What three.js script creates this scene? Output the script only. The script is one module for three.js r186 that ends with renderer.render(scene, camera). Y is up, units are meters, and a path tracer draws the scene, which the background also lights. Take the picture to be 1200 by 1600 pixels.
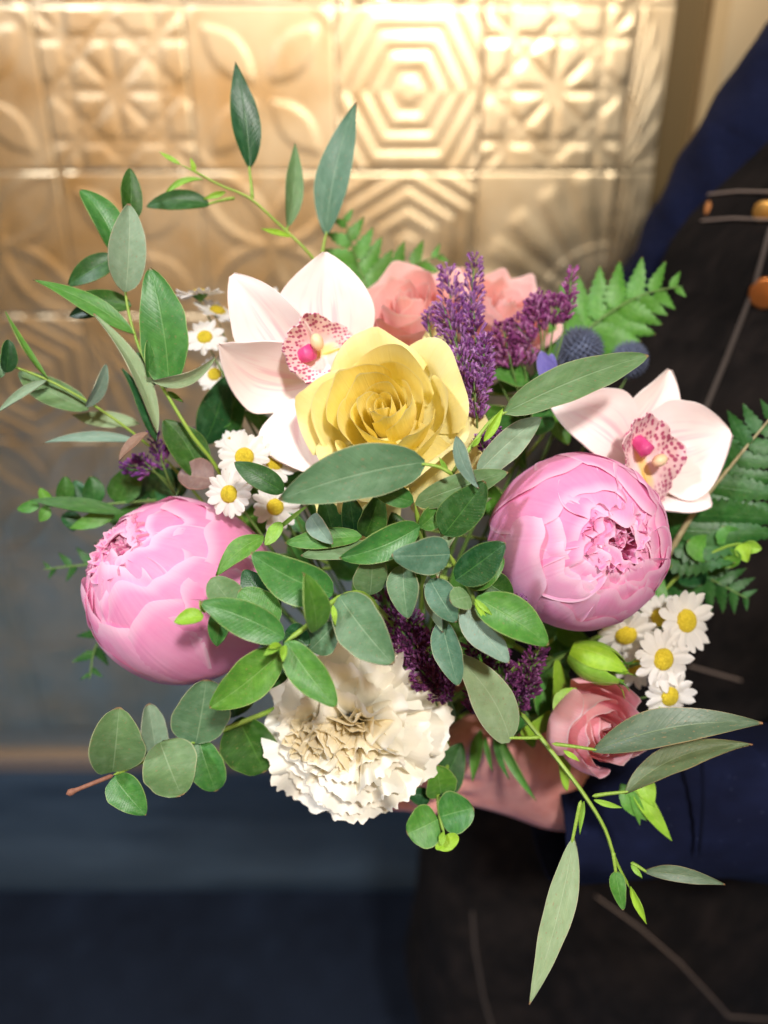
import * as THREE from 'three';
import { MarchingCubes } from 'three/addons/objects/MarchingCubes.js';
import { mergeGeometries } from 'three/addons/utils/BufferGeometryUtils.js';
import { RectAreaLightUniformsLib } from 'three/addons/lights/RectAreaLightUniformsLib.js';

// ---------------------------------------------------------------- camera, light, exposure
const scene = new THREE.Scene();
const PITCH = THREE.MathUtils.degToRad(24), FPX = 1164, EYE = new THREE.Vector3(0, 1.3, 0);
const camera = new THREE.PerspectiveCamera(69, 0.75, 0.02, 20);
camera.position.copy(EYE); camera.rotation.set(-PITCH, 0, 0);
camera.focus = 0.355; camera.userData.fStop = 3.0;
const renderer = new THREE.WebGLRenderer({ antialias: true });
renderer.setSize(768, 1024);
renderer.toneMapping = THREE.LinearToneMapping;
renderer.toneMappingExposure = 0.75;
renderer.shadowMap.enabled = true;
RectAreaLightUniformsLib.init();
scene.background = new THREE.Color().setRGB(0.075, 0.07, 0.065);
const KEY = [0.30, 2.28, 0.78], KEYI = 580;

// ---------------------------------------------------------------- helpers
const V = (x, y, z) => new THREE.Vector3(x, y, z);
const R = V(1, 0, 0), U = V(0, Math.cos(PITCH), -Math.sin(PITCH)), N = V(0, Math.sin(PITCH), Math.cos(PITCH));
const at = (px, py, d) => EYE.clone().addScaledVector(N, -d).addScaledVector(R, (px - 600) / FPX * d).addScaledVector(U, (800 - py) / FPX * d);
const dir = (r, u, n) => V(0, 0, 0).addScaledVector(R, r).addScaledVector(U, u).addScaledVector(N, n).normalize();
const PX = (px, d) => px / FPX * d;
let seed = 7;
const rnd = () => { seed = (seed + 0x6D2B79F5) | 0; let t = Math.imul(seed ^ (seed >>> 15), 1 | seed); t = (t + Math.imul(t ^ (t >>> 7), 61 | t)) ^ t; return ((t ^ (t >>> 14)) >>> 0) / 4294967296; };
const rr = (a, b) => a + (b - a) * rnd();
const clamp = (x, a = 0, b = 1) => Math.min(b, Math.max(a, x));
const sm = (a, b, x) => { const t = clamp((x - a) / (b - a)); return t * t * (3 - 2 * t); };
const lerp = (a, b, t) => a + (b - a) * t;
const hash = (x, y) => { let h = (Math.imul(x, 374761393) + Math.imul(y, 668265263)) | 0; h = Math.imul(h ^ (h >>> 13), 1274126177); return ((h ^ (h >>> 16)) >>> 0) / 4294967296; };
const vn = (x, y) => { const i = Math.floor(x), j = Math.floor(y), f = x - i, g = y - j, a = f * f * (3 - 2 * f), b = g * g * (3 - 2 * g); return lerp(lerp(hash(i, j), hash(i + 1, j), a), lerp(hash(i, j + 1), hash(i + 1, j + 1), a), b); };
const fbm = (x, y, o = 4) => { let s = 0, a = 0.5, n = 0; for (let k = 0; k < o; k++) { s += a * vn(x, y); n += a; x = x * 2.03 + 17; y = y * 2.03 + 5; a *= 0.5; } return s / n; };
const hex = (s) => { const c = parseInt(s.slice(1), 16); return [c >> 16, (c >> 8) & 255, c & 255]; };
const mixc = (a, b, t) => [lerp(a[0], b[0], t), lerp(a[1], b[1], t), lerp(a[2], b[2], t)];

function tex(w, h, fn, srgb = true, wrap = false) {
  const d = new Uint8Array(w * h * 4);
  for (let j = 0; j < h; j++) for (let i = 0; i < w; i++) {
    const c = fn((i + 0.5) / w, (j + 0.5) / h), k = 4 * (j * w + i);
    for (let q = 0; q < 3; q++) d[k + q] = clamp(Math.round(Array.isArray(c) ? c[q] : c), 0, 255);
    d[k + 3] = 255;
  }
  const t = new THREE.DataTexture(d, w, h, THREE.RGBAFormat);
  t.magFilter = THREE.LinearFilter; t.minFilter = THREE.LinearFilter;
  if (srgb) t.colorSpace = THREE.SRGBColorSpace;
  if (wrap) t.wrapS = t.wrapT = THREE.RepeatWrapping;
  t.needsUpdate = true; return t;
}
const mat = (o) => new THREE.MeshPhysicalMaterial({ side: THREE.DoubleSide, roughness: 0.6, ...o });

// a curved sheet; u across -1..1, v along 0..1; th > 0 gives it a back and a rim
function sheet(nu, nv, fn, th = 0) {
  const pos = [], uv = [], idx = [];
  for (let j = 0; j <= nv; j++) for (let i = 0; i <= nu; i++) { const p = fn(2 * i / nu - 1, j / nv); pos.push(p.x, p.y, p.z); uv.push(i / nu, j / nv); }
  const w = nu + 1;
  for (let j = 0; j < nv; j++) for (let i = 0; i < nu; i++) { const a = j * w + i; idx.push(a, a + 1, a + w, a + 1, a + w + 1, a + w); }
  let g = new THREE.BufferGeometry();
  g.setAttribute('position', new THREE.Float32BufferAttribute(pos, 3)); g.setAttribute('uv', new THREE.Float32BufferAttribute(uv, 2)); g.setIndex(idx);
  g.computeVertexNormals();
  if (!th) return g;
  const nr = g.attributes.normal.array, n = pos.length / 3, p2 = pos.slice(), u2 = uv.slice(), n2 = Array.from(nr), i2 = idx.slice();
  for (let k = 0; k < n; k++) { for (let q = 0; q < 3; q++) { p2.push(pos[3 * k + q] - nr[3 * k + q] * th); n2.push(-nr[3 * k + q]); } u2.push(uv[2 * k], uv[2 * k + 1]); }
  for (let k = 0; k < idx.length; k += 3) i2.push(idx[k] + n, idx[k + 2] + n, idx[k + 1] + n);
  const ring = [];
  for (let i = 0; i < nu; i++) ring.push(i); for (let j = 0; j < nv; j++) ring.push(j * w + nu);
  for (let i = nu; i > 0; i--) ring.push(nv * w + i); for (let j = nv; j > 0; j--) ring.push(j * w);
  const b = p2.length / 3, m = ring.length; let c = V(0, 0, 0); for (const k of ring) c.add(V(pos[3 * k], pos[3 * k + 1], pos[3 * k + 2])); c.multiplyScalar(1 / m);
  for (const k of ring) for (const o of [0, n]) {
    p2.push(p2[3 * (k + o)], p2[3 * (k + o) + 1], p2[3 * (k + o) + 2]); u2.push(u2[2 * k], u2[2 * k + 1]);
    const d = V(pos[3 * k], pos[3 * k + 1], pos[3 * k + 2]).sub(c).normalize(); n2.push(d.x, d.y, d.z);
  }
  for (let k = 0; k < m; k++) { const a = b + 2 * k, e = b + 2 * ((k + 1) % m); i2.push(a, a + 1, e, e, a + 1, e + 1); }
  g = new THREE.BufferGeometry();
  g.setAttribute('position', new THREE.Float32BufferAttribute(p2, 3)); g.setAttribute('normal', new THREE.Float32BufferAttribute(n2, 3)); g.setAttribute('uv', new THREE.Float32BufferAttribute(u2, 2)); g.setIndex(i2);
  return g;
}
// a tapering tube through points, radii r0 to r1
function tube(pts, r0, r1, seg = 6, steps = 0, cap = true) {
  const c = new THREE.CatmullRomCurve3(pts), n = steps || Math.max(4, pts.length * 4), fr = c.computeFrenetFrames(n, false);
  const g = sheet(seg, n, (u, v) => {
    const k = Math.round(v * n), a = Math.PI * (u + 1), p = c.getPointAt(v);
    let r = typeof r0 === 'function' ? r0(v) : lerp(r0, r1, v); if (cap && (k === 0 || k === n)) r *= 0.05;
    return p.addScaledVector(fr.normals[k], r * Math.cos(a)).addScaledVector(fr.binormals[k], r * Math.sin(a));
  });
  return g;
}
const taken = {};
const numbered = (n) => { const k = taken[n] = (taken[n] ?? -1) + 1; return k ? `${n}_${String(k).padStart(3, '0')}` : n; };
function thing(name, label, category, base, group) {
  const o = new THREE.Group(); o.name = numbered(name); o.position.copy(base); scene.add(o);
  o.userData = { label, category }; if (group) o.userData.group = group;
  o.updateMatrixWorld(true); return o;
}
// add a mesh whose geometry is in world coordinates to a thing or part
function part(parent, name, geo, m, extra) {
  parent.updateWorldMatrix(true, false);
  geo.applyMatrix4(parent.matrixWorld.clone().invert());
  return local(parent, name, geo, m, extra);
}
function local(parent, name, geo, m, extra) {
  const o = new THREE.Mesh(geo, m); o.name = name; o.castShadow = o.receiveShadow = true; parent.add(o);
  if (extra) Object.assign(o.userData, extra); return o;
}
function structure(name, geo, m, parent = scene) { const o = local(parent, name, geo, m); if (parent === scene) o.userData.kind = 'structure'; return o; }
// turn local z to a world direction, with local y as near to `up` as it can be
const facing = (z, up = U, spin = 0) => { const q = new THREE.Quaternion(), x = V(0, 0, 0).crossVectors(up, z).normalize(), y = V(0, 0, 0).crossVectors(z, x); q.setFromRotationMatrix(new THREE.Matrix4().makeBasis(x, y, z)); return q.multiply(new THREE.Quaternion().setFromAxisAngle(V(0, 0, 1), spin)); };

// ---------------------------------------------------------------- the setting: panelled counter front, plinth, floor
const WZ = -1.06, TRIM = 0.335;
// embossed champagne metal; wall coordinates x -0.76..0.36, y 0.33..1.81
const WX0 = -0.76, WW = 1.12, WY0 = 0.33, WH = 1.48;
const goldMap = tex(1024, 1280, (u, v) => {
  const x = WX0 + u * WW, y = WY0 + v * WH, n = fbm(x * 16, y * 16, 4), s = fbm(x * 160, y * 30, 3), f = hash(Math.floor(u * 1024), Math.floor(v * 1280));
  return mixc([224, 200, 158], [242, 224, 190], clamp(0.2 + 0.9 * (n - 0.3) + 0.4 * (s - 0.5) + 0.06 * (f - 0.5)));
});
const goldRough = tex(512, 640, (u, v) => { const x = WX0 + u * WW, y = WY0 + v * WH, n = fbm(x * 20, y * 20, 4); return [0, 70 + 60 * n, 255]; }, false);
const gold = mat({ color: 0xffffff, map: goldMap, metalness: 1, roughness: 1, roughnessMap: goldRough });
const slatePaint = tex(512, 512, (u, v) => { const n = fbm(u * 6, v * 6, 5), f = fbm(u * 60, v * 60, 2); return mixc([50, 66, 84], [84, 104, 124], clamp(n * 1.3 - 0.15 + 0.25 * (f - 0.5))); }, true, true);
const slate = mat({ map: slatePaint, roughness: 0.45 });
const floorTex = tex(512, 512, (u, v) => { const n = fbm(u * 5, v * 5, 5), f = fbm(u * 80, v * 80, 2); return mixc([66, 108, 164], [98, 140, 192], clamp(n * 1.2 - 0.2 + 0.3 * (f - 0.5))); }, true, true);
const floorMat = mat({ map: floorTex, roughness: 0.6, specularIntensity: 0.5 });
const boxg = (x0, x1, y0, y1, z0, z1) => { const g = new THREE.BoxGeometry(x1 - x0, y1 - y0, z1 - z0); g.translate((x0 + x1) / 2, (y0 + y1) / 2, (z0 + z1) / 2); return g; };
{
  const g = new THREE.PlaneGeometry(6, 5); g.rotateX(-Math.PI / 2); g.translate(0, 0, 0.9);
  const uvs = g.attributes.uv; for (let i = 0; i < uvs.count; i++) uvs.setXY(i, uvs.getX(i) * 4, uvs.getY(i) * 3.4);
  structure('floor', g, floorMat);
}
{
  const m = tex(256, 256, (u, v) => { const n = fbm(u * 6, v * 6, 4), w = 0.5 + 0.5 * Math.sin(v * 500), f = hash(Math.floor(u * 256), Math.floor(v * 256)); return mixc([14, 21, 34], [36, 48, 68], clamp(0.6 * n + 0.15 * w + 0.2 * f)); }, true, true);
  const g = boxg(-1.6, 1.2, 0.001, 0.009, WZ + 0.012, WZ + 0.36), uv = g.attributes.uv; for (let i = 0; i < uv.count; i++) uv.setXY(i, uv.getX(i) * 8, uv.getY(i));
  const o = local(scene, 'added_floor_mat', g, mat({ map: m, roughness: 0.9, specularIntensity: 0.4 })); o.userData = { label: 'added dark ribbed mat keeping the floor dark along the foot of the plinth', category: 'mat' };  // added dark strip: keeps the near floor dark beside the brighter mirrored floor
}
const wall = new THREE.Group(); wall.name = 'wall'; wall.userData.kind = 'structure'; scene.add(wall);
const TS = 0.182;
const relief = [
  // four leaf petals set crosswise
  (x, y) => { let h = 0; for (const [a, b] of [[1, 1], [1, -1]]) { const t = (a * x + b * y) / Math.SQRT2, s = Math.abs(a * y - b * x) / Math.SQRT2, q = Math.abs(t) - 0.62, w = 0.26 * (1 - (q / 0.5) ** 2); h = Math.max(h, sm(0, 0.1, w - s)); } const r = Math.hypot(x, y); return h + 0.5 * sm(0.05, 0, Math.abs(r - 1.25) - 0.03); },
  // star lattice
  (x, y) => { let h = 0; for (let k = 0; k < 4; k++) { const a = k * Math.PI / 4, s = x * Math.cos(a) + y * Math.sin(a); for (const o of [-0.62, 0, 0.62]) h = Math.max(h, sm(0.1, 0.02, Math.abs(s - o))); } return 1 - h; },
  // interlocking circles
  (x, y) => { let h = 0; for (const [a, b] of [[1, 0], [-1, 0], [0, 1], [0, -1]]) { const r = Math.hypot(x - a, y - b); h = Math.max(h, sm(0.11, 0.03, Math.abs(r - 1.0))); } return Math.max(h, sm(0.16, 0.08, Math.hypot(x, y))); },
  // nested hexagons
  (x, y) => { const ax = Math.abs(x), ay = Math.abs(y), r = Math.max(ay * 0.866 + ax * 0.5, ax); const t = (r * 4.2) % 1; return r < 0.2 ? sm(0.2, 0.1, r) : sm(0.1, 0.3, t) * sm(0.95, 0.7, t); },
  // fan of rays
  (x, y) => { const r = Math.hypot(x + 1, y + 1), a = Math.atan2(y + 1, x + 1); return sm(0.2, 0.7, 0.5 + 0.5 * Math.cos(a * 24)) * sm(0.3, 0.5, r) * sm(2.1, 1.9, r) + 0.6 * sm(0.06, 0.0, Math.abs(r - 1.0)); },
];
const tileGeo = relief.map((f) => {
  const n = 64, s = TS - 0.0006; const g = sheet(n, n, (u, v) => { const e = sm(1, 0.97, Math.abs(u)) * sm(0, 0.015, v) * sm(1, 0.985, v); return V(u * s / 2, (v - 0.5) * s, -0.0005 + 0.0005 * e + 0.0009 * e * f(u, 2 * v - 1)); });
  return g;
});
structure('backing_board', boxg(-0.9, 0.349, TRIM, 2.0, WZ - 0.03, WZ - 0.005), mat({ color: 0x5a4a34, roughness: 0.7 }), wall);
const order = [[2, 0, 1, 2, 3, 4], [1, 2, 0, 4, 1, 3], [0, 3, 4, 1, 0, 2], [1, 2, 0, 2, 3, 4], [2, 0, 1, 0, 3, 1], [3, 1, 2, 4, 3, 0]];
for (let r = 0; r < 8; r++) for (let c = 0; c < 7; c++) {
  const o = local(wall, 'tile', tileGeo[c === 6 ? 4 : order[(r + 5) % 6][c]].clone(), gold);
  o.position.set(0.304 - TS * (5 - c + 0.5), TRIM + 0.065 + TS * (r + 0.5), WZ); if (r < 2) o.scale.z = 0.5; o.rotation.z = (r * 3 + c) % 4 * Math.PI / 2;
  if (c === 6) { o.rotation.z = 0; o.scale.x = 0.045 / TS; o.position.x = 0.3265; o.scale.z *= 0.5; }
  o.rotation.x = rr(-0.006, 0.006); o.rotation.y = rr(-0.006, 0.006); o.updateMatrix();
  const p = o.geometry.attributes.position, q = V(0, 0, 0), uv = o.geometry.attributes.uv;
  for (let i = 0; i < p.count; i++) { q.fromBufferAttribute(p, i).applyMatrix4(o.matrix); uv.setXY(i, (q.x - WX0) / WW, (q.y - WY0) / WH); }
}
structure('base_strip', boxg(-0.9, 0.349, TRIM + 0.0105, TRIM + 0.064, WZ - 0.004, WZ - 0.0008), mat({ color: 0xe6d2ae, metalness: 1, roughness: 0.4 }), wall);
structure('trim_strip', boxg(-0.95, 0.349, TRIM - 0.016, TRIM + 0.01, WZ - 0.02, WZ + 0.014), mat({ color: 0x8c8078, metalness: 0.3, roughness: 0.5 }), wall);
structure('plinth', boxg(-0.95, 1.2, 0, TRIM - 0.016, WZ - 0.03, WZ + 0.006), slate, wall);
structure('corner_post', boxg(0.352, 0.392, TRIM, 2.0, WZ - 0.03, WZ - 0.012), mat({ color: 0x6b5836, metalness: 0.55, roughness: 0.5 }), wall);
structure('corner_bead', boxg(0.392, 0.412, TRIM, 2.0, WZ - 0.03, WZ + 0.008), mat({ color: 0xc9ae80, metalness: 0.5, roughness: 0.4 }), wall);
structure('side_panel', boxg(0.412, 1.2, TRIM, 2.0, WZ - 0.03, WZ - 0.006), mat({ color: 0xe0cba4, metalness: 1, roughness: 0.4 }), wall);

// the lit timber wall across the shop, behind the camera, which the metal mirrors
const timber = tex(512, 512, (u, v) => mixc([216, 170, 92], [242, 204, 130], clamp(0.5 * fbm(u * 5, v * 40, 4) + 0.5 * fbm(u * 3, v * 3, 3))), true, true);
structure('shop_wall', boxg(-2.6, 2.6, 0, 2.7, 2.35, 2.45), mat({ map: timber, roughness: 0.7 }));
// ---------------------------------------------------------------- ceiling lamps (above the frame), some of them added fill
function lamp(x, y, z, size, intensity, color, label, aim) {
  const t = thing('ceiling_lamp', label, 'lamp', V(x, y, z), 'ceiling downlights');
  const q = new THREE.Object3D(); q.position.set(x, y, z); q.lookAt(...aim); t.quaternion.copy(q.quaternion);
  const c = new THREE.CylinderGeometry(size * 0.72, size * 0.8, 0.08, 28, 1, true); c.rotateX(Math.PI / 2); c.translate(0, 0, -0.03);
  local(t, 'housing', c, mat({ color: 0x222222, roughness: 0.5 }));
  const d = new THREE.CircleGeometry(size * 0.7, 28); local(t, 'diffuser', d, mat({ color: 0xffffff, emissive: color, emissiveIntensity: 4 }));
  const l = new THREE.RectAreaLight(color, intensity, size, size); l.position.set(0, 0, 0.014); l.rotation.y = Math.PI; t.add(l); return t;
}
lamp(...KEY, 0.14, KEYI, 0xfffaf4, 'round downlight aimed at the bouquet', [0.0, 1.1, -0.36]);
lamp(-0.95, 2.45, 0.35, 0.14, 480, 0xf0f4ff, 'added cool white fill light over the open floor', [-0.5, 0.0, 0.2]);  // added fill, no known source: brightens the floor that the panel mirrors
lamp(-0.9, 2.6, 1.5, 0.3, 105, 0xffe4b8, 'added large warm light brightening one end of the timber wall', [-1.2, 1.3, 2.35]);  // added unseen light: raises the timber wall for the warm reflection in the metal
lamp(1.1, 2.6, 1.5, 0.3, 36, 0xffe4b8, 'added large warm light brightening the timber wall beyond the person', [0.8, 1.3, 2.35]);  // added like the one before, weaker, for the other end of the timber wall
lamp(-0.55, 2.3, -0.62, 0.14, 36, 0xffe4c4, 'round warm downlight close to the metal panel', [-0.3, 1.0, -1.0]);
lamp(0.35, 2.3, -0.62, 0.14, 22, 0xffe4c4, 'round warm downlight over the corner post', [0.1, 1.0, -1.0]);

// ---------------------------------------------------------------- plant materials
const leafTex = (a, b, rib, edge, tip = [150, 110, 80]) => tex(128, 384, (u, v) => {
  const x = Math.abs(u - 0.5) * 2, n = fbm(u * 7 + 3, v * 16, 4), f = fbm(u * 60, v * 150, 2);
  let c = mixc(a, b, clamp(n * 0.9 + 0.05 + 0.25 * (f - 0.5)));
  const side = Math.abs(((v * 22 - x * 3.2) % 1 + 1) % 1 - 0.5); c = mixc(c, rib, 0.03 * sm(0.12, 0.02, side) * sm(1, 0.3, x));
  c = mixc(c, tip, 0.4 * sm(0.74, 0.84, fbm(u * 26 + 9, v * 70, 2))); c = mixc(c, [188, 200, 184], 0.12 * sm(0.5, 0.75, fbm(u * 4 + 31, v * 9 + 7, 4)));
  c = mixc(c, rib, 0.5 * sm(0.04, 0.01, x) * (0.5 + 0.5 * sm(1, 0.2, v)));
  c = mixc(c, edge, 0.75 * sm(0.95, 0.99, x));
  return mixc(c, tip, 0.8 * sm(0.965, 0.995, v));
});
const leafBump = tex(128, 384, (u, v) => { const x = Math.abs(u - 0.5) * 2, side = Math.abs(((v * 20 - x * 3.2) % 1 + 1) % 1 - 0.5); return 150 + 50 * (fbm(u * 12, v * 30, 3) - 0.5) - 60 * sm(0.06, 0.01, x) - 22 * sm(0.14, 0.02, side); }, false);
const leafMat = (t, rough = 0.5) => mat({ map: t, roughness: rough, ior: 1.4, bumpMap: leafBump, bumpScale: 0.00035 });
const shades = (a, b, rib, edge, rough, tip) => [0, 1, 2].map((k) => { const j = (c, q) => [c[0] + (k - 1) * q[0], c[1] + (k - 1) * q[1], c[2] + (k - 1) * q[2]]; return leafMat(leafTex(j(a, [9, 6, -5]), j(b, [10, 7, -6]), rib, edge, tip), rough + 0.05 * k); });
const MS = {
  b: shades([76, 112, 76], [100, 136, 98], [158, 178, 142], [176, 176, 134], 0.45), p: shades([116, 142, 112], [140, 164, 134], [178, 196, 160], [188, 180, 150], 0.5),
  g: shades([58, 112, 40], [90, 146, 58], [140, 172, 106], [170, 184, 112], 0.38), d: shades([28, 70, 26], [50, 96, 40], [96, 146, 62], [122, 142, 76], 0.36),
  o: shades([82, 100, 66], [104, 120, 80], [140, 156, 104], [172, 146, 102], 0.42, [190, 130, 90]), y: shades([120, 168, 40], [152, 194, 66], [182, 214, 96], [168, 206, 84], 0.4, [150, 180, 60]),
  r: shades([120, 92, 78], [148, 118, 98], [160, 132, 108], [170, 130, 110], 0.5), f: shades([66, 122, 40], [98, 156, 58], [124, 172, 84], [84, 140, 56], 0.4), k: shades([30, 78, 28], [54, 108, 44], [90, 138, 70], [50, 100, 40], 0.38),
};
const M = Object.fromEntries(Object.entries(MS).map(([k, v]) => [k, v[1]]));
let pickNo = 0; const pick = (m) => MS[m][(pickNo++ * 7) % 3];
const stemTex = tex(64, 256, (u, v) => mixc([120, 158, 48], [160, 186, 80], clamp(fbm(u * 6, v * 40, 3) * 1.4 - 0.2)));
const stemMat = mat({ map: stemTex, roughness: 0.5 });
const darkStem = mat({ map: tex(64, 128, (u, v) => mixc([84, 118, 52], [116, 146, 74], fbm(u * 6, v * 30, 3))), roughness: 0.6 });
const twigMat = mat({ map: tex(32, 128, (u, v) => mixc([122, 78, 62], [160, 112, 88], fbm(u * 5, v * 30, 3))), roughness: 0.7 });
const beigeStem = mat({ map: tex(32, 128, (u, v) => mixc([150, 138, 100], [186, 172, 132], fbm(u * 5, v * 60, 3))), roughness: 0.6 });

// outline half-width (0..1) of a leaf along its length
const SH = {
  L: (v) => Math.pow(Math.sin(Math.PI * Math.pow(v, 0.85)), 0.9) * (1 - 0.25 * v) * 1.1,
  E: (v) => Math.pow(Math.sin(Math.PI * Math.pow(v, 0.78)), 0.66),
  O: (v) => Math.pow(Math.sin(Math.PI * Math.pow(v, 0.66)), 0.62) * (1 - 0.12 * v),
  R: (v) => Math.sqrt(Math.max(0, 1 - (2 * Math.pow(v, 0.9) - 1) ** 2)) * (1 + 0.05 * Math.sin(5 * v)),
};
const SECT = V(0, 0, 0);
// A leaf from base a to tip b (world); w full width; roll turns it about its axis out of the camera-facing plane
function leafGeo(a, b, w, { roll = 0, shape = 'E', bow = 0.06, side = 0, cup = 0.18, th = 0.0004, nu = 8, nv = 18, up = null, twist = 0 } = {}) {
  const t = b.clone().sub(a), L = t.length(); t.normalize();
  const eye = up ?? EYE.clone().sub(a.clone().add(b).multiplyScalar(0.5)).normalize();
  const n0 = eye.clone().addScaledVector(t, -eye.dot(t)).normalize(), s0 = V(0, 0, 0).crossVectors(t, n0);
  const c = Math.cos(roll * Math.PI / 180), s = Math.sin(roll * Math.PI / 180);
  const n = n0.clone().multiplyScalar(c).addScaledVector(s0, s), q = s0.clone().multiplyScalar(c).addScaledVector(n0, -s);
  const f = typeof shape === 'function' ? shape : SH[shape], k1 = rnd() * 9, wav = rr(0.015, 0.04);
  return sheet(nu, nv, (u, v) => {
    const h = 0.5 * w * Math.max(f(clamp(v, 0.002, 0.998)), 0.015) * (1 + 0.07 * (vn(k1 * 9 + v * 7 + (u > 0 ? 50 : 0), 2) - 0.5)), bend = 4 * v * (1 - v);
    const asym = 1 + 0.09 * Math.sin(k1 + 4 * v) * Math.sign(u), tw = twist * Math.PI / 180 * (v - 0.4), hx = h * u * asym, hz = cup * h * (0.5 * u * u + 0.5 * Math.abs(u)) + wav * w * Math.sin(k1 + 7 * v + 2 * u) * Math.abs(u);
    return a.clone().addScaledVector(t, L * v)
      .addScaledVector(n, bow * L * bend + hz * Math.cos(tw) + hx * Math.sin(tw))
      .addScaledVector(q, hx * Math.cos(tw) - hz * Math.sin(tw) + side * L * bend);
  }, th);
}
// bouquet binding point, stems run from each flower through it
const BIND = at(640, 1150, 0.49), AXIS = BIND.clone().sub(at(620, 860, 0.37)).normalize();
let stemNo = 0;
function stemPath(from, out) {
  const k = stemNo++, a = k * 2.4, r = 0.0035 * Math.sqrt(k % 26), e1 = R.clone().addScaledVector(AXIS, -R.dot(AXIS)).normalize(), e2 = V(0, 0, 0).crossVectors(AXIS, e1);
  const off = e1.multiplyScalar(r * Math.cos(a)).addScaledVector(e2, r * Math.sin(a)), b = BIND.clone().add(off);
  const m = from.clone().lerp(b, 0.5); if (out) m.addScaledVector(out, -0.012);
  const tl = AXIS.clone().multiplyScalar(0.55).addScaledVector(N, -0.85).normalize();
  return [from, m, b, b.clone().addScaledVector(tl, 0.04).addScaledVector(off, 0.1), b.clone().addScaledVector(tl, 0.085).addScaledVector(off, 0.6)];
}
function flowerStem(t, from, out, r = 0.0024, m = darkStem) { part(t, 'stem', tube(stemPath(from, out), r, r * 1.05, 6, 18), m); }

// ---------------------------------------------------------------- eucalyptus and other leafy branches
// stem points [px, py, depth]; leaves [bx, by, tx, ty, width px, depth base, depth tip, material, shape, roll, bow, side, node x, node y]
const leavesSeen = [];
function branch(name, label, category, group, stem, leaves, opt = {}) {
  const pts = stem.map(([x, y, d]) => at(x, y, d)), { r0 = 0.0016, r1 = 0.0006, sm: smat = stemMat, tail = true } = opt;
  const t = thing(name, label, category, pts[0], group);
  const full = tail ? stemPath(pts[0], null).reverse().slice(0, -1).concat(pts) : pts;
  const n0 = tail ? 4 : 0;
  const L = full.length - 1;
  part(t, 'stem', tube(full, (v) => v * L < n0 ? r0 * 1.15 : lerp(r0, r1, (v * L - n0) / Math.max(1, L - n0)), 0, 7, full.length * 6), smat);
  for (const [bx, by, tx, ty, w, db, dt, m = 'g', shape = 'E', roll = 0, bow = 0.06, side = 0, nx, ny] of leaves) {
    const a = at(bx, by, db), b = at(tx, ty, dt), d = (db + dt) / 2;
    const lf = part(t, 'leaf', leafGeo(a, b, PX(w, d), { shape, roll, bow: bow + rr(-0.03, 0.05), side: side + rr(-0.015, 0.015), cup: rr(-0.05, 0.5), twist: rr(-22, 22) }), pick(m));
    if (nx !== undefined) {
      const p = at(nx, ny, db + 0.002); part(lf, 'leaf_stalk', tube([p, p.clone().lerp(a, 0.5).addScaledVector(U, 0.0006), a.clone().lerp(b, 0.04)], 0.0011, 0.0007, 5), stemMat);
    }
  }
  return t;
}
const EG = 'eucalyptus branches in the bouquet';
branch('eucalyptus_branch', 'arching eucalyptus branch rising behind the orchid, slim upright leaves against the embossed panel', 'eucalyptus', EG,
  [[560, 520, 0.45], [520, 455, 0.44], [488, 402, 0.43], [430, 345, 0.424], [388, 308, 0.42], [345, 290, 0.418], [308, 270, 0.415], [280, 256, 0.413]], [
    [390, 264, 368, 96, 46, 0.418, 0.41, 'd', 'L', 12, 0.05, 0.02, 395, 312],
    [328, 319, 228, 323, 31, 0.418, 0.412, 'd', 'E', 25, 0.05, 0.04, 368, 309],
    [449, 356, 461, 222, 30, 0.425, 0.43, 'b', 'L', 20, 0.04, 0.02, 448, 368],
    [509, 368, 556, 160, 54, 0.43, 0.425, 'b', 'L', -8, 0.05, -0.03, 503, 402],
    [282, 257, 249, 237, 8, 0.413, 0.411, 'y', 'L', 20], [305, 270, 298, 247, 8, 0.415, 0.413, 'y', 'L', 10],
    [318, 280, 252, 314, 9, 0.416, 0.412, 'y', 'L', 20, 0.05, 0.14], [352, 300, 318, 311, 9, 0.418, 0.416, 'y', 'L'], [455, 370, 408, 357, 9, 0.426, 0.42, 'y', 'L', 20],
  ]);
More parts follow.
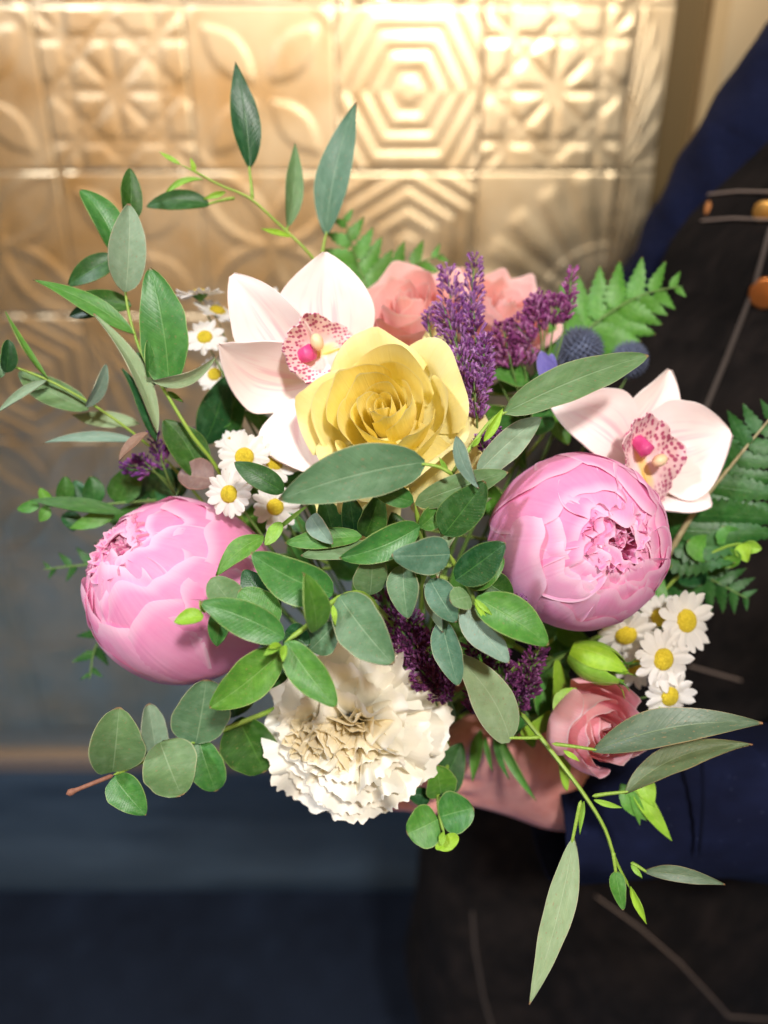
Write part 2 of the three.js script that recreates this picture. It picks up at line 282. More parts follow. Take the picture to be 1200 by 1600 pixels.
branch('eucalyptus_branch', 'tall eucalyptus branch with broad pointed leaves beside the small white daisies', 'eucalyptus', EG,
  [[370, 800, 0.42], [335, 725, 0.40], [300, 680, 0.392], [257, 610, 0.388], [225, 560, 0.39], [208, 515, 0.392], [196, 455, 0.392], [198, 390, 0.395]], [
    [264, 606, 234, 418, 76, 0.382, 0.372, 'g', 'E', -12, 0.05, 0.03],
    [196, 456, 201, 318, 56, 0.388, 0.38, 'p', 'E', 5, 0.06, 0],
    [201, 350, 203, 262, 34, 0.396, 0.395, 'd', 'E', 20],
    [184, 396, 125, 296, 46, 0.395, 0.388, 'g', 'E', 20, 0.08, 0.05],
    [182, 402, 107, 446, 38, 0.396, 0.395, 'd', 'E', 25], [205, 478, 109, 468, 38, 0.397, 0.395, 'd', 'E', 20], [195, 470, 108, 494, 30, 0.401, 0.4, 'd', 'E', 20],
    [210, 522, 52, 437, 34, 0.391, 0.378, 'g', 'L', 30, 0.05, 0.03],
    [246, 676, 146, 490, 30, 0.385, 0.38, 'p', 'L', 35, 0.03, 0.05], [244, 690, 190, 575, 26, 0.388, 0.386, 'd', 'L', 30, 0.02, 0.04],
    [245, 600, 208, 552, 54, 0.396, 0.395, 'b', 'O', 15], [238, 596, 338, 557, 22, 0.38, 0.376, 'p', 'L', 20, 0.1, 0.1], [232, 590, 230, 532, 18, 0.38, 0.374, 'g', 'E', 30],
    [276, 600, 324, 572, 15, 0.392, 0.39, 'p', 'L', 30], [262, 612, 286, 628, 8, 0.39, 0.39, 'g', 'L'],
    [318, 695, 352, 588, 56, 0.415, 0.415, 'd', 'E', 25], [345, 690, 378, 600, 60, 0.42, 0.42, 'd', 'E', -20], [312, 745, 255, 655, 60, 0.402, 0.395, 'd', 'E', 20, 0.05, 0.08],
    [335, 750, 278, 742, 52, 0.40, 0.398, 'r', 'R', 25], [232, 676, 186, 720, 20, 0.385, 0.38, 'r', 'E', 50],
  ]);
branch('eucalyptus_branch', 'thin trailing eucalyptus branch stretching away from the pink peony, sparse narrow leaves', 'eucalyptus', EG,
  [[330, 800, 0.43], [270, 730, 0.42], [215, 682, 0.41], [146, 633, 0.40], [73, 593, 0.392], [19, 572, 0.387], [-12, 560, 0.384]], [
    [75, 592, 8, 485, 12, 0.391, 0.388, 'g', 'L', 40, 0.05, -0.08], [10, 582, 13, 530, 24, 0.384, 0.38, 'd', 'R', 15], [2, 590, -14, 545, 22, 0.386, 0.384, 'b', 'E', 15],
    [138, 640, 28, 580, 44, 0.405, 0.40, 'b', 'E', 15, 0.05, -0.06], [135, 636, 166, 568, 22, 0.396, 0.392, 'p', 'E', 30, 0.05, 0.06], [73, 594, -6, 646, 15, 0.39, 0.385, 'p', 'L', 25, 0.04, 0.04],
    [218, 662, 112, 648, 28, 0.415, 0.42, 'p', 'L', 20, 0.05, -0.05], [218, 690, 68, 692, 18, 0.405, 0.40, 'p', 'L', 25, 0.05, 0.02],
  ], { r0: 0.0012, r1: 0.0006 });
branch('eucalyptus_branch', 'eucalyptus sprig laying one long blue-green leaf across the yellow rose', 'eucalyptus', EG,
  [[690, 860, 0.40], [700, 800, 0.37], [706, 742, 0.345], [735, 700, 0.345], [765, 660, 0.347], [790, 640, 0.35]], [
    [664, 722, 436, 781, 84, 0.33, 0.322, 'b', 'E', -8, 0.06, 0.05, 708, 742],
    [788, 645, 1013, 555, 58, 0.349, 0.36, 'b', 'E', 6, 0.06, -0.04, 768, 658],
    [712, 682, 748, 763, 30, 0.336, 0.33, 'p', 'L', 35, 0.04, 0.04], [746, 740, 846, 652, 46, 0.362, 0.368, 'p', 'E', 10, 0.05, -0.03],
    [756, 690, 786, 638, 14, 0.343, 0.343, 'y', 'L', 10], [700, 738, 686, 714, 8, 0.34, 0.337, 'y', 'L'], [738, 698, 752, 682, 8, 0.342, 0.34, 'y', 'L'],
  ], { r0: 0.0013, r1: 0.0009 });
branch('eucalyptus_branch', 'eucalyptus sprig of overlapping broad leaves directly below the yellow rose', 'eucalyptus', EG,
  [[650, 1000, 0.42], [662, 900, 0.385], [655, 822, 0.348], [648, 786, 0.343]], [
    [649, 788, 794, 738, 46, 0.343, 0.348, 'b', 'E', 12, 0.05, -0.03], [646, 784, 580, 766, 34, 0.341, 0.338, 'g', 'E', -10],
    [693, 836, 757, 752, 64, 0.342, 0.335, 'd', 'E', 5, 0.05, 0], [766, 778, 684, 903, 40, 0.352, 0.335, 'p', 'E', 55, 0.02, 0.12],
    [656, 822, 530, 872, 50, 0.343, 0.338, 'g', 'E', -12, 0.06, -0.04], [656, 824, 692, 788, 34, 0.346, 0.346, 'g', 'E', 15],
    [570, 838, 594, 770, 44, 0.36, 0.352, 'd', 'E', 12], [555, 845, 545, 770, 38, 0.364, 0.36, 'd', 'E', 5], [565, 838, 445, 848, 34, 0.356, 0.352, 'g', 'E', 18], [600, 858, 470, 868, 32, 0.358, 0.352, 'b', 'E', 15],
    [486, 806, 520, 850, 34, 0.352, 0.345, 'p', 'O', 20], [525, 860, 505, 775, 44, 0.372, 0.37, 'd', 'E', 10], [640, 870, 612, 800, 44, 0.372, 0.37, 'd', 'E', 10],
  ], { r0: 0.0014, r1: 0.0012 });
branch('eucalyptus_branch', 'upright eucalyptus tip of round-based leaves between the peony and the shade-toned purple statice', 'eucalyptus', EG,
  [[740, 1060, 0.42], [735, 990, 0.385], [738, 930, 0.35], [712, 885, 0.342], [700, 862, 0.338]], [
    [703, 866, 612, 868, 64, 0.336, 0.33, 'b', 'O', -15, 0.04, 0], [630, 882, 638, 967, 50, 0.346, 0.342, 'b', 'E', 15], [578, 930, 582, 858, 54, 0.352, 0.342, 'b', 'E', 15],
    [712, 906, 790, 848, 58, 0.338, 0.332, 'd', 'E', 8], [728, 914, 788, 872, 44, 0.343, 0.34, 'g', 'E', 12], [748, 900, 802, 934, 48, 0.352, 0.35, 'd', 'E', 10],
    [672, 905, 713, 972, 48, 0.34, 0.336, 'b', 'E', 12], [668, 900, 692, 988, 30, 0.348, 0.346, 'p', 'L', 25], [734, 932, 704, 940, 40, 0.334, 0.33, 'b', 'R', 20],
    [722, 945, 796, 1036, 50, 0.338, 0.334, 'p', 'E', -15, 0.04, 0.02], [744, 934, 857, 1008, 64, 0.333, 0.33, 'g', 'E', -10, 0.06, -0.02], [764, 968, 803, 1012, 38, 0.34, 0.338, 'g', 'E', 0],
    [690, 968, 716, 1072, 46, 0.35, 0.346, 'b', 'E', 15], [742, 936, 770, 962, 8, 0.331, 0.329, 'y', 'L', 0], [742, 940, 764, 975, 8, 0.331, 0.329, 'y', 'L', 0],
  ], { r0: 0.0014, r1: 0.0012 });
branch('eucalyptus_branch', 'whorl of fresh green eucalyptus leaves between pink peony and cream carnation', 'eucalyptus', EG,
  [[640, 1020, 0.42], [590, 950, 0.365], [560, 926, 0.345], [524, 937, 0.337], [480, 978, 0.33], [444, 1004, 0.325]], [
    [520, 928, 392, 864, 70, 0.336, 0.33, 'g', 'E', -8, 0.06, -0.03], [530, 932, 615, 1037, 78, 0.334, 0.326, 'b', 'E', 8, 0.05, 0.02], [494, 985, 475, 896, 48, 0.328, 0.31, 'g', 'E', 30, 0.05, 0],
    [444, 996, 313, 942, 56, 0.324, 0.318, 'g', 'E', -5, 0.06, 0.03], [448, 1002, 526, 1105, 56, 0.323, 0.318, 'g', 'E', 5, 0.06, 0.03], [441, 1016, 327, 1106, 66, 0.332, 0.334, 'g', 'E', -10, 0.05, -0.03],
    [430, 962, 380, 890, 54, 0.345, 0.345, 'd', 'E', 12], [434, 974, 374, 922, 52, 0.338, 0.336, 'g', 'R', 10], [366, 950, 330, 903, 50, 0.338, 0.336, 'b', 'R', 5], [352, 948, 338, 1010, 36, 0.335, 0.336, 'g', 'E', 20],
    [318, 962, 272, 972, 26, 0.326, 0.322, 'y', 'E', 20], [320, 958, 312, 938, 9, 0.325, 0.323, 'y', 'L'], [446, 986, 484, 1008, 48, 0.338, 0.336, 'd', 'E', 10], [484, 1016, 524, 972, 54, 0.342, 0.342, 'b', 'E', 12],
    [412, 838, 338, 900, 36, 0.352, 0.342, 'g', 'L', 15, 0.06, 0.04], [440, 816, 414, 852, 22, 0.35, 0.346, 'y', 'E', 15], [443, 769, 366, 722, 38, 0.352, 0.348, 'd', 'E', 5],
    [520, 945, 524, 978, 9, 0.329, 0.326, 'y', 'L'], [440, 1008, 412, 1024, 13, 0.32, 0.312, 'y', 'E', 20], [446, 1008, 442, 1034, 11, 0.32, 0.314, 'y', 'E', 20], [438, 1006, 420, 1012, 12, 0.318, 0.31, 'y', 'E', 40],
    [480, 790, 420, 838, 7, 0.352, 0.352, 'y', 'L', 0], [455, 1030, 400, 1075, 44, 0.345, 0.35, 'd', 'E', 15],
  ], { r0: 0.0014, r1: 0.0012 });
branch('eucalyptus_branch', 'silver dollar eucalyptus tip with round leaves and a bare reddish end over the plinth', 'eucalyptus', EG,
  [[560, 1100, 0.44], [470, 1095, 0.41], [400, 1120, 0.395], [305, 1158, 0.385], [240, 1182, 0.378], [175, 1212, 0.372]], [
    [176, 1206, 186, 1105, 80, 0.37, 0.362, 'b', 'R', 12, 0.05, 0], [178, 1214, 228, 1274, 54, 0.372, 0.37, 'g', 'O', 15], [246, 1196, 231, 1100, 44, 0.39, 0.388, 'p', 'R', 25],
    [250, 1160, 284, 1243, 84, 0.375, 0.372, 'b', 'R', 8], [312, 1158, 338, 1236, 54, 0.388, 0.388, 'g', 'R', 10], [306, 1162, 322, 1062, 86, 0.384, 0.38, 'b', 'R', 8], [372, 1122, 414, 1206, 80, 0.396, 0.4, 'd', 'R', 12],
    [368, 1120, 352, 1060, 60, 0.4, 0.4, 'd', 'R', 20],
  ], { r0: 0.0017, r1: 0.0012 });
{
  const t = scene.children[scene.children.length - 1];
  part(t, 'twig_end', tube([at(178, 1211, 0.372), at(150, 1222, 0.368), at(125, 1232, 0.366), at(103, 1241, 0.365)], (v) => 0.0011 + 0.0007 * sm(0.75, 0.9, v), 0, 7, 14), twigMat);
}
branch('eucalyptus_branch', 'silver dollar eucalyptus tip with small round leaves hanging beside the carnation and the hand', 'eucalyptus', EG,
  [[690, 1130, 0.44], [700, 1190, 0.415], [685, 1240, 0.395], [688, 1278, 0.388], [695, 1305, 0.384]], [
    [684, 1236, 722, 1160, 58, 0.41, 0.415, 'd', 'O', 15], [690, 1245, 682, 1196, 48, 0.396, 0.39, 'g', 'R', 10], [688, 1276, 740, 1262, 60, 0.386, 0.382, 'g', 'R', 8], [684, 1280, 636, 1302, 60, 0.386, 0.382, 'g', 'R', -8],
    [694, 1306, 706, 1328, 38, 0.38, 0.376, 'y', 'R', 10], [672, 1246, 638, 1242, 26, 0.4, 0.398, 'd', 'R', 10], [692, 1300, 690, 1322, 12, 0.378, 0.374, 'y', 'E', 30],
  ], { r0: 0.0014, r1: 0.001 });
branch('eucalyptus_branch', 'long drooping eucalyptus branch with slim grey leaves in front of the navy sleeve', 'eucalyptus', EG,
  [[740, 1040, 0.43], [785, 1080, 0.405], [812, 1112, 0.392], [860, 1172, 0.382], [915, 1245, 0.374], [945, 1295, 0.371], [962, 1345, 0.37], [985, 1390, 0.37]], [
    [797, 1158, 710, 1022, 66, 0.374, 0.358, 'p', 'E', 10, 0.05, 0.06, 846, 1152], [926, 1174, 1192, 1130, 58, 0.37, 0.36, 'o', 'L', -12, 0.06, -0.05, 862, 1162],
    [976, 1240, 1176, 1163, 44, 0.37, 0.362, 'o', 'L', -18, 0.04, -0.09, 925, 1244], [896, 1308, 827, 1570, 46, 0.368, 0.35, 'p', 'L', 10, 0.04, -0.04, 908, 1250],
    [1006, 1362, 1133, 1382, 24, 0.37, 0.364, 'o', 'L', 10, 0.03, -0.05, 985, 1348], [962, 1362, 974, 1422, 26, 0.368, 0.364, 'g', 'O', 15, 0.05, 0, 958, 1330], [985, 1385, 1010, 1444, 12, 0.369, 0.366, 'y', 'L', 20],
    [912, 1252, 906, 1304, 8, 0.372, 0.37, 'y', 'L', 10], [928, 1250, 972, 1262, 9, 0.372, 0.37, 'y', 'L', 10], [880, 1172, 906, 1190, 8, 0.376, 0.374, 'y', 'L'], [986, 1352, 1004, 1372, 8, 0.369, 0.366, 'y', 'L'],
  ], { r0: 0.0019, r1: 0.0008 });
branch('eucalyptus_branch', 'short eucalyptus shoot with bright lime tip among the dark fern beside the orchid', 'eucalyptus', EG,
  [[1000, 960, 0.45], [1060, 900, 0.44], [1110, 865, 0.43], [1150, 850, 0.425], [1172, 852, 0.423]], [
    [1110, 868, 1075, 845, 44, 0.432, 0.43, 'f', 'R', 20], [1135, 858, 1142, 888, 44, 0.428, 0.425, 'f', 'R', 20], [1140, 852, 1130, 822, 40, 0.43, 0.428, 'f', 'R', 20], [1160, 852, 1190, 858, 20, 0.422, 0.418, 'y', 'E', 10], [1158, 850, 1168, 878, 24, 0.422, 0.418, 'y', 'O', 10],
    [1080, 885, 1095, 915, 44, 0.438, 0.438, 'k', 'R', 20], [1040, 920, 1020, 960, 50, 0.44, 0.44, 'k', 'R', 20],
  ], { r0: 0.0013, r1: 0.0008 });
branch('boxwood_sprig', 'low leafy sprig with small oval leaves reaching out above the pink peony', 'foliage', null,
  [[320, 830, 0.45], [265, 785, 0.44], [200, 785, 0.43], [140, 790, 0.425], [60, 790, 0.42]], [
    [103, 786, 102, 744, 27, 0.424, 0.422, 'k', 'E'], [128, 790, 118, 750, 30, 0.428, 0.43, 'k', 'E'], [150, 788, 142, 744, 34, 0.43, 0.428, 'k', 'E'], [185, 786, 208, 726, 48, 0.43, 0.428, 'k', 'E'], [215, 784, 222, 744, 32, 0.435, 0.435, 'k', 'E'], [235, 780, 262, 728, 50, 0.437, 0.435, 'd', 'E'],
    [195, 802, 44, 781, 24, 0.42, 0.412, 'k', 'L', 20], [108, 798, 116, 830, 28, 0.426, 0.426, 'k', 'E'], [180, 806, 108, 826, 26, 0.425, 0.42, 'f', 'L', 10], [80, 790, 62, 762, 16, 0.421, 0.42, 'f', 'E'], [62, 790, 26, 796, 18, 0.42, 0.418, 'f', 'E'], [76, 792, 62, 815, 18, 0.42, 0.418, 'f', 'E'],
    [240, 800, 170, 815, 40, 0.44, 0.44, 'k', 'E'], [290, 770, 250, 745, 60, 0.44, 0.44, 'k', 'R'],
  ], { r0: 0.0013, r1: 0.0007, sm: darkStem });

// leafy filler low inside the bouquet: leaves seen dark between the flowers
{
  const spots = [[440, 690], [480, 760], [420, 800], [570, 800], [760, 760], [800, 660], [830, 590], [640, 880], [560, 900], [700, 1010], [780, 1060], [850, 1050], [640, 1060], [870, 980], [940, 930], [470, 900], [380, 620], [700, 660], [1000, 880], [860, 640], [720, 950], [820, 1110]];
  const groups = [[], [], []]; spots.forEach((s, i) => groups[i % 3].push(s));
  const lab = ['leafy ruscus branch tucked under the yellow rose', 'leafy ruscus branch with slim blades hanging over the hand', 'leafy ruscus branch tucked in between both peonies'];
  groups.forEach((gs, q) => {
    const lv = [];
    for (const [x, y] of gs) for (let k = 0; k < 4; k++) { const a = rr(0, 6.28), l = rr(45, 80), d = rr(0.425, 0.455); lv.push([x, y, x + l * Math.cos(a), y + l * Math.sin(a), rr(30, 44), d, d - 0.012, rnd() < 0.6 ? 'g' : 'f', 'E', rr(-30, 30), 0.06, 0.03]); }
    if (q === 1) lv.push([776, 1140, 838, 1252, 16, 0.44, 0.425, 'g', 'L', 20], [752, 1140, 738, 1222, 20, 0.44, 0.43, 'g', 'L', 20], [772, 1150, 796, 1218, 11, 0.438, 0.43, 'g', 'L', 20], [758, 1150, 770, 1206, 9, 0.438, 0.43, 'g', 'L', 20]);
    const path = gs.map(([x, y]) => [x, y, 0.445]).sort((a, b) => b[1] - a[1]);
    branch('ruscus_branch', lab[q], 'foliage', null, path, lv, { r0: 0.0013, r1: 0.0007 });
  });
}

// ---------------------------------------------------------------- ferns
function fern(label, pts, lenPx, n, opt = {}) {
  const { m = 'k', rm = darkStem, w = 0.46, sides = [1, -1], lean = 55, up = null, r0 = 0.0012 } = opt;
  const P = pts.map(([x, y, d]) => at(x, y, d)), t = thing('fern_frond', label, 'fern', P[0], 'leatherleaf fern fronds'), c = new THREE.CatmullRomCurve3(P);
  part(t, 'midrib', tube(P, r0, 0.0004, 6, 24), rm);
  const d0 = pts[0][2];
  for (let k = 0; k < n; k++) for (const s of sides) {
    const v = (k + 0.4 + (s > 0 ? 0.25 : 0)) / n, p = c.getPointAt(clamp(v)), tg = c.getTangentAt(clamp(v));
    const eye = (up ?? EYE.clone().sub(p)).clone().normalize(), q = V(0, 0, 0).crossVectors(tg, eye).normalize().multiplyScalar(s);
    const l = PX(lenPx, d0) * Math.pow(1 - v, 0.62) * (0.55 + 0.45 * sm(0, 0.25, v)) * rr(0.9, 1.08) + 0.003;
    const a = lean * Math.PI / 180, e = p.clone().addScaledVector(q, l * Math.sin(a)).addScaledVector(tg, l * Math.cos(a)).addScaledVector(eye, rr(-0.12, 0.04) * l);
    const ph = rnd(), teeth = Math.max(5, Math.round(l / 0.0042));
    const shape = (x) => { const f = (x * teeth + ph) % 1; return (1 - 0.36 * f) * Math.pow(Math.sin(Math.PI * Math.pow(clamp(x, 0.02, 0.99), 0.55)), 0.7) * (1 - 0.35 * x); };
    part(t, 'leaflet', leafGeo(p, e, l * w * 1.15, { shape, roll: rr(-24, 24), bow: -0.05, cup: -0.15, nu: 4, nv: Math.min(48, teeth * 4), th: 0.0003 }), M[m]);
  }
  return t;
}
fern('bright fern frond poking out beyond the purple statice toward the apron', [[860, 570, 0.47], [930, 505, 0.465], [1000, 462, 0.462], [1068, 446, 0.46]], 105, 8, { m: 'f', w: 0.55 });
fern('dark fern frond with a pale beige midrib, seen edge-on beside the orchid', [[1030, 890, 0.44], [1085, 800, 0.43], [1150, 718, 0.425], [1215, 640, 0.42]], 150, 11, { m: 'k', rm: beigeStem, lean: 62, r0: 0.0022 });
fern('dark fern frond hanging below the orchid above the right daisies'.replace('right ', ''), [[1010, 850, 0.45], [1060, 880, 0.445], [1120, 910, 0.442], [1172, 938, 0.44]], 90, 8, { m: 'k' });
fern('soft green fern frond rising between the orchid and the coral rose', [[600, 560, 0.48], [580, 470, 0.47], [555, 400, 0.468], [536, 335, 0.466]], 95, 8, { m: 'f', w: 0.55, lean: 50 });
fern('soft green fern frond leaning behind the coral rose toward the panel', [[560, 520, 0.49], [600, 440, 0.48], [645, 415, 0.478], [695, 396, 0.476]], 70, 6, { m: 'f', w: 0.55, lean: 45 });
fern('dark fern tip peeping out beside the pink peony above its side', [[260, 880, 0.46], [180, 880, 0.452], [120, 884, 0.45], [66, 890, 0.448]], 50, 6, { m: 'k' });
fern('dark fern tip peeping out low beneath the pink peony', [[260, 930, 0.46], [190, 960, 0.455], [150, 1010, 0.452], [140, 1064, 0.45]], 60, 6, { m: 'k' });

// ---------------------------------------------------------------- flower materials
const petalTex = (a, b, edge, veins = 0.12, e0 = 0.9) => tex(192, 192, (u, v) => {
  const x = (u - 0.5) * 2, n = fbm(u * 5 + 2, v * 4, 4), fan = fbm((x * (0.6 + 0.6 * v)) * 26 + 50, v * 2.2, 3), f = fbm(u * 70, v * 70, 2);
  let c = mixc(a, b, clamp(n * 1.1 - 0.1 + veins * 3 * (fan - 0.5) + 0.12 * (f - 0.5)));
  return mixc(c, edge, 0.85 * Math.max(sm(e0, 0.99, v), sm(e0 + 0.03, 0.995, Math.abs(x))));
});
const petalBump = tex(256, 256, (u, v) => { const x = (u - 0.5) * 2; return 128 + 150 * (fbm(x * 34 + 60, v * 2.5, 3) - 0.5) + 70 * (fbm(u * 6, v * 6, 3) - 0.5); }, false);
const petalMat = (t, tr = 0.25) => mat({ map: t, roughness: 1, transmission: tr, thickness: 0, ior: 1.3, specularIntensity: 0.5, bumpMap: petalBump, bumpScale: 0.00022 });
const F = {
  peony: [petalMat(petalTex([247, 152, 200], [251, 182, 217], [253, 208, 230])), petalMat(petalTex([246, 144, 194], [250, 174, 212], [253, 204, 227])), petalMat(petalTex([249, 166, 208], [252, 196, 224], [254, 216, 234]))],
  peonyIn: petalMat(petalTex([243, 146, 198], [249, 180, 215], [253, 212, 231]), 0.25),
  rose: [petalMat(petalTex([255, 236, 134], [255, 244, 168], [255, 247, 198], 0.1, 0.96), 0.26), petalMat(petalTex([255, 234, 122], [255, 243, 158], [255, 247, 192], 0.1, 0.96), 0.26)],
  roseOut: petalMat(petalTex([255, 241, 160], [255, 247, 188], [252, 238, 184], 0.16, 0.965), 0.26),
  pink: [petalMat(petalTex([253, 190, 182], [255, 212, 204], [255, 224, 218], 0.14, 0.95)), petalMat(petalTex([254, 198, 194], [255, 220, 214], [255, 230, 224], 0.14, 0.95))],
  blush: [petalMat(petalTex([255, 168, 182], [255, 198, 204], [255, 222, 220], 0.14, 0.95)), petalMat(petalTex([255, 186, 190], [255, 210, 210], [255, 226, 224], 0.14, 0.95))],
  cream: [petalMat(petalTex([254, 240, 206], [255, 246, 222], [255, 252, 242], 0.08, 0.97), 0.22), petalMat(petalTex([254, 240, 206], [255, 247, 224], [255, 252, 240], 0.08, 0.97), 0.22)],
  creamIn: petalMat(petalTex([255, 241, 206], [255, 247, 222], [255, 251, 236], 0.08, 0.96), 0.22),
  orchid: mat({ map: tex(192, 256, (u, v) => { const x = Math.abs(u - 0.5) * 2, st = fbm((u - 0.5) * 30 + 40, v * 2.4, 3), n = fbm(u * 6, v * 6, 3); return mixc(mixc([243, 222, 216], [249, 235, 230], n), [230, 172, 182], clamp(0.5 * sm(0.45, 0.72, st) * sm(0.75, 0.15, x) * sm(0.95, 0.5, v))); }), roughness: 0.55, ior: 1.35 }),
  white: petalMat(petalTex([246, 240, 232], [252, 248, 242], [252, 248, 242], 0.16, 0.97), 0.35),
};
const lipTex = tex(320, 320, (u, v) => {
  const x = Math.abs(u - 0.5) * 2; let c = mixc([244, 202, 206], [249, 224, 222], fbm(u * 5, v * 5, 3));
  c = mixc(c, [246, 206, 120], 0.85 * sm(0.2, 0.06, x) * sm(0.25, 0.4, v) * sm(0.8, 0.6, v));
  const gu = u * 20, gv = v * 20, i = Math.floor(gu), j = Math.floor(gv);
  let m = 9; for (let a = -1; a <= 1; a++) for (let b = -1; b <= 1; b++) { const cx = i + a + 0.2 + 0.6 * hash(i + a + 40, j + b), cy = j + b + 0.2 + 0.6 * hash(i + a, j + b + 90); m = Math.min(m, Math.hypot((gu - cx), (gv - cy) * 0.75) / (0.2 + 0.16 * hash(i + a + 7, j + b + 3))); }
  return mixc(c, [172, 58, 100], 0.8 * sm(1.15, 0.8, m) * sm(0.42, 0.6, Math.hypot(x, (v - 0.5) * 2)));
});
const lipMat = mat({ map: lipTex, roughness: 0.6 });
const magenta = mat({ map: tex(64, 64, (u, v) => mixc([206, 52, 122], [228, 96, 156], fbm(u * 6, v * 6, 3))), roughness: 0.45 });
const capMat = mat({ map: tex(64, 64, (u, v) => mixc([240, 196, 150], [250, 222, 184], fbm(u * 6, v * 6, 3))), roughness: 0.5 });
const sepalMat = M.y;

// ---------------------------------------------------------------- peonies
function peony(label, c, face, rad, spin, openness, stretch = 1) {
  const base = c.clone().addScaledVector(face, -rad * 0.95), t = thing('peony', label, 'peony', base, 'pink peonies');
  t.quaternion.copy(facing(face, U, spin)); t.updateMatrixWorld(true);
  flowerStem(t, base, null, 0.003);
  const Z = rad * 0.95;
  const add = (theta, phi, R0, a, b, lobes, lift, m, name = 'petal') => {
    const k1 = rnd() * 9, k2 = rnd() * 9, k3 = rr(0.7, 1.3), notch = rr(-0.5, 0.5), dep = rr(0.08, 0.26), flick = rnd() < 0.25 ? rr(0.03, 0.07) : rr(-0.004, 0.02);
    const cc = V(Math.sin(theta) * Math.cos(phi), Math.sin(theta) * Math.sin(phi), Math.cos(theta));
    const e1 = V(-Math.cos(theta) * Math.cos(phi), -Math.cos(theta) * Math.sin(phi), Math.sin(theta)), e2 = V(-Math.sin(phi), Math.cos(phi), 0);
    local(t, name, sheet(34, 20, (u, v) => {
      const edge = a * (1 - 0.28 * Math.pow(Math.abs(u), 3.2)) + lobes * a * (0.55 * Math.sin(k1 + 3.1 * u) + 0.4 * Math.sin(k2 + 6.5 * u * k3) + 0.06 * Math.sin(k1 + 17 * u)) - dep * (lobes / 0.16) ** 2 * a * Math.exp(-(((u - notch) / 0.13) ** 2));
      const x = lerp(-a * 1.25, edge, v), wv = b * (0.45 + 0.55 * Math.sin(Math.PI * (0.12 + 0.62 * v))) * (1 - 0.12 * Math.pow(v, 6)), y = wv * u;
      const rho = Math.hypot(x, y) + 1e-6, d = cc.clone().multiplyScalar(Math.cos(rho)).addScaledVector(e1, x / rho * Math.sin(rho)).addScaledVector(e2, y / rho * Math.sin(rho));
      const ed = Math.max(sm(0.72, 1, v), 0.7 * sm(0.75, 1, Math.abs(u)));
      const r = R0 * (1 + (lift + flick * sm(0.2, 0.9, Math.sin(k2 + 2.2 * u))) * ed * (0.55 + 0.45 * Math.sin(k1 + 7 * u)) + 0.003 * ed * Math.sin(k2 + 15 * u) + 0.016 * u + 0.006 * Math.sin(k2 + 4 * u + 5 * v) + 0.004 * Math.sin(k1 + 13 * u + 2 * v));
      return V(d.x * r, d.y * r * 1, d.z * r * stretch + Z);
    }), m);
  };
  const rings = [[5, 1.7, 1.0, 0.85, 1.2, 0.13, 0.01], [5, 1.36, 0.992, 0.78, 1.0, 0.15, 0.014], [5, 1.06, 0.981, 0.68, 0.9, 0.16, 0.016], [6, 0.84, 0.969, 0.54, 0.72, 0.17, 0.016], [7, 0.66, 0.957, 0.4, 0.52, 0.13, 0.016], [8, 0.5, 0.946, 0.3, 0.4, 0.11, 0.016]];
  rings.forEach(([n, th, rs, a, b, lobes, lift], q) => { for (let k = 0; k < n; k++) add(th * openness + rr(-0.14, 0.14), (k + 0.37 * q + rr(-0.12, 0.12)) / n * 6.283, rad * rs * (1 + 0.004 * (k % 2)), a * rr(0.92, 1.1), b, lobes, lift, F.peony[k % 3]); });
  // crumpled heart
  const hr = 0.4 * openness;
  for (let k = 0; k < 36; k++) {
    const phi = k * 2.4, q = Math.sqrt((k + 0.6) / 36), rim = rad * hr * q, top = rad * lerp(0.93, 0.985, q) * stretch * rr(0.96, 1.02), k1 = rnd() * 9, k2 = rr(4, 8), tilt = rr(-0.3, 0.3), wd = rad * rr(0.1, 0.17);
    const ex = V(Math.cos(phi), Math.sin(phi), 0), ey = V(-Math.sin(phi + tilt), Math.cos(phi + tilt), 0);
    local(t, 'inner_petal', sheet(12, 8, (u, v) => V(0, 0, 0)
      .addScaledVector(ex, rim * (0.35 + 0.65 * v) + rad * 0.035 * v * Math.sin(k1 + k2 * u) + rad * 0.04 * u * u - (rad * 0.05 + rim * 1.25 * sm(0.75, 0.35, q)) * sm(0.5, 1, v))
      .addScaledVector(ey, wd * u * (0.4 + 0.6 * v)).add(V(0, 0, Z + lerp(rad * 0.55, top, v) - rad * 0.05 * u * u + rad * 0.02 * Math.sin(k1 + 9 * u) * v))), rnd() < 0.65 ? F.peonyIn : F.peony[k % 3]);
  }
  for (let k = 0; k < 4; k++) { const a = k * 1.57; local(t, 'sepal', sheet(6, 8, (u, v) => { const th = Math.PI - v * 0.75, w = 0.45 * Math.sin(Math.PI * (0.15 + 0.85 * v)); return V(Math.sin(th) * Math.cos(a + u * w / Math.max(0.3, Math.sin(th))), Math.sin(th) * Math.sin(a + u * w / Math.max(0.3, Math.sin(th))), Math.cos(th) * stretch).multiplyScalar(rad * 1.02).add(V(0, 0, Z)); }), M.f); }
  return t;
}
peony('round pink peony bud with its heart opening, beside the spotted orchid and daisies', at(902, 846, 0.388), dir(0.2, 0.06, 0.97), PX(136, 0.388), 0.4, 1.0);
peony('plump pink peony turned sideways over the plinth, next to the eucalyptus whorl', at(286, 924, 0.402), dir(-0.5, 0.5, 0.7), PX(141, 0.402), 1.3, 1.0, 1.04);

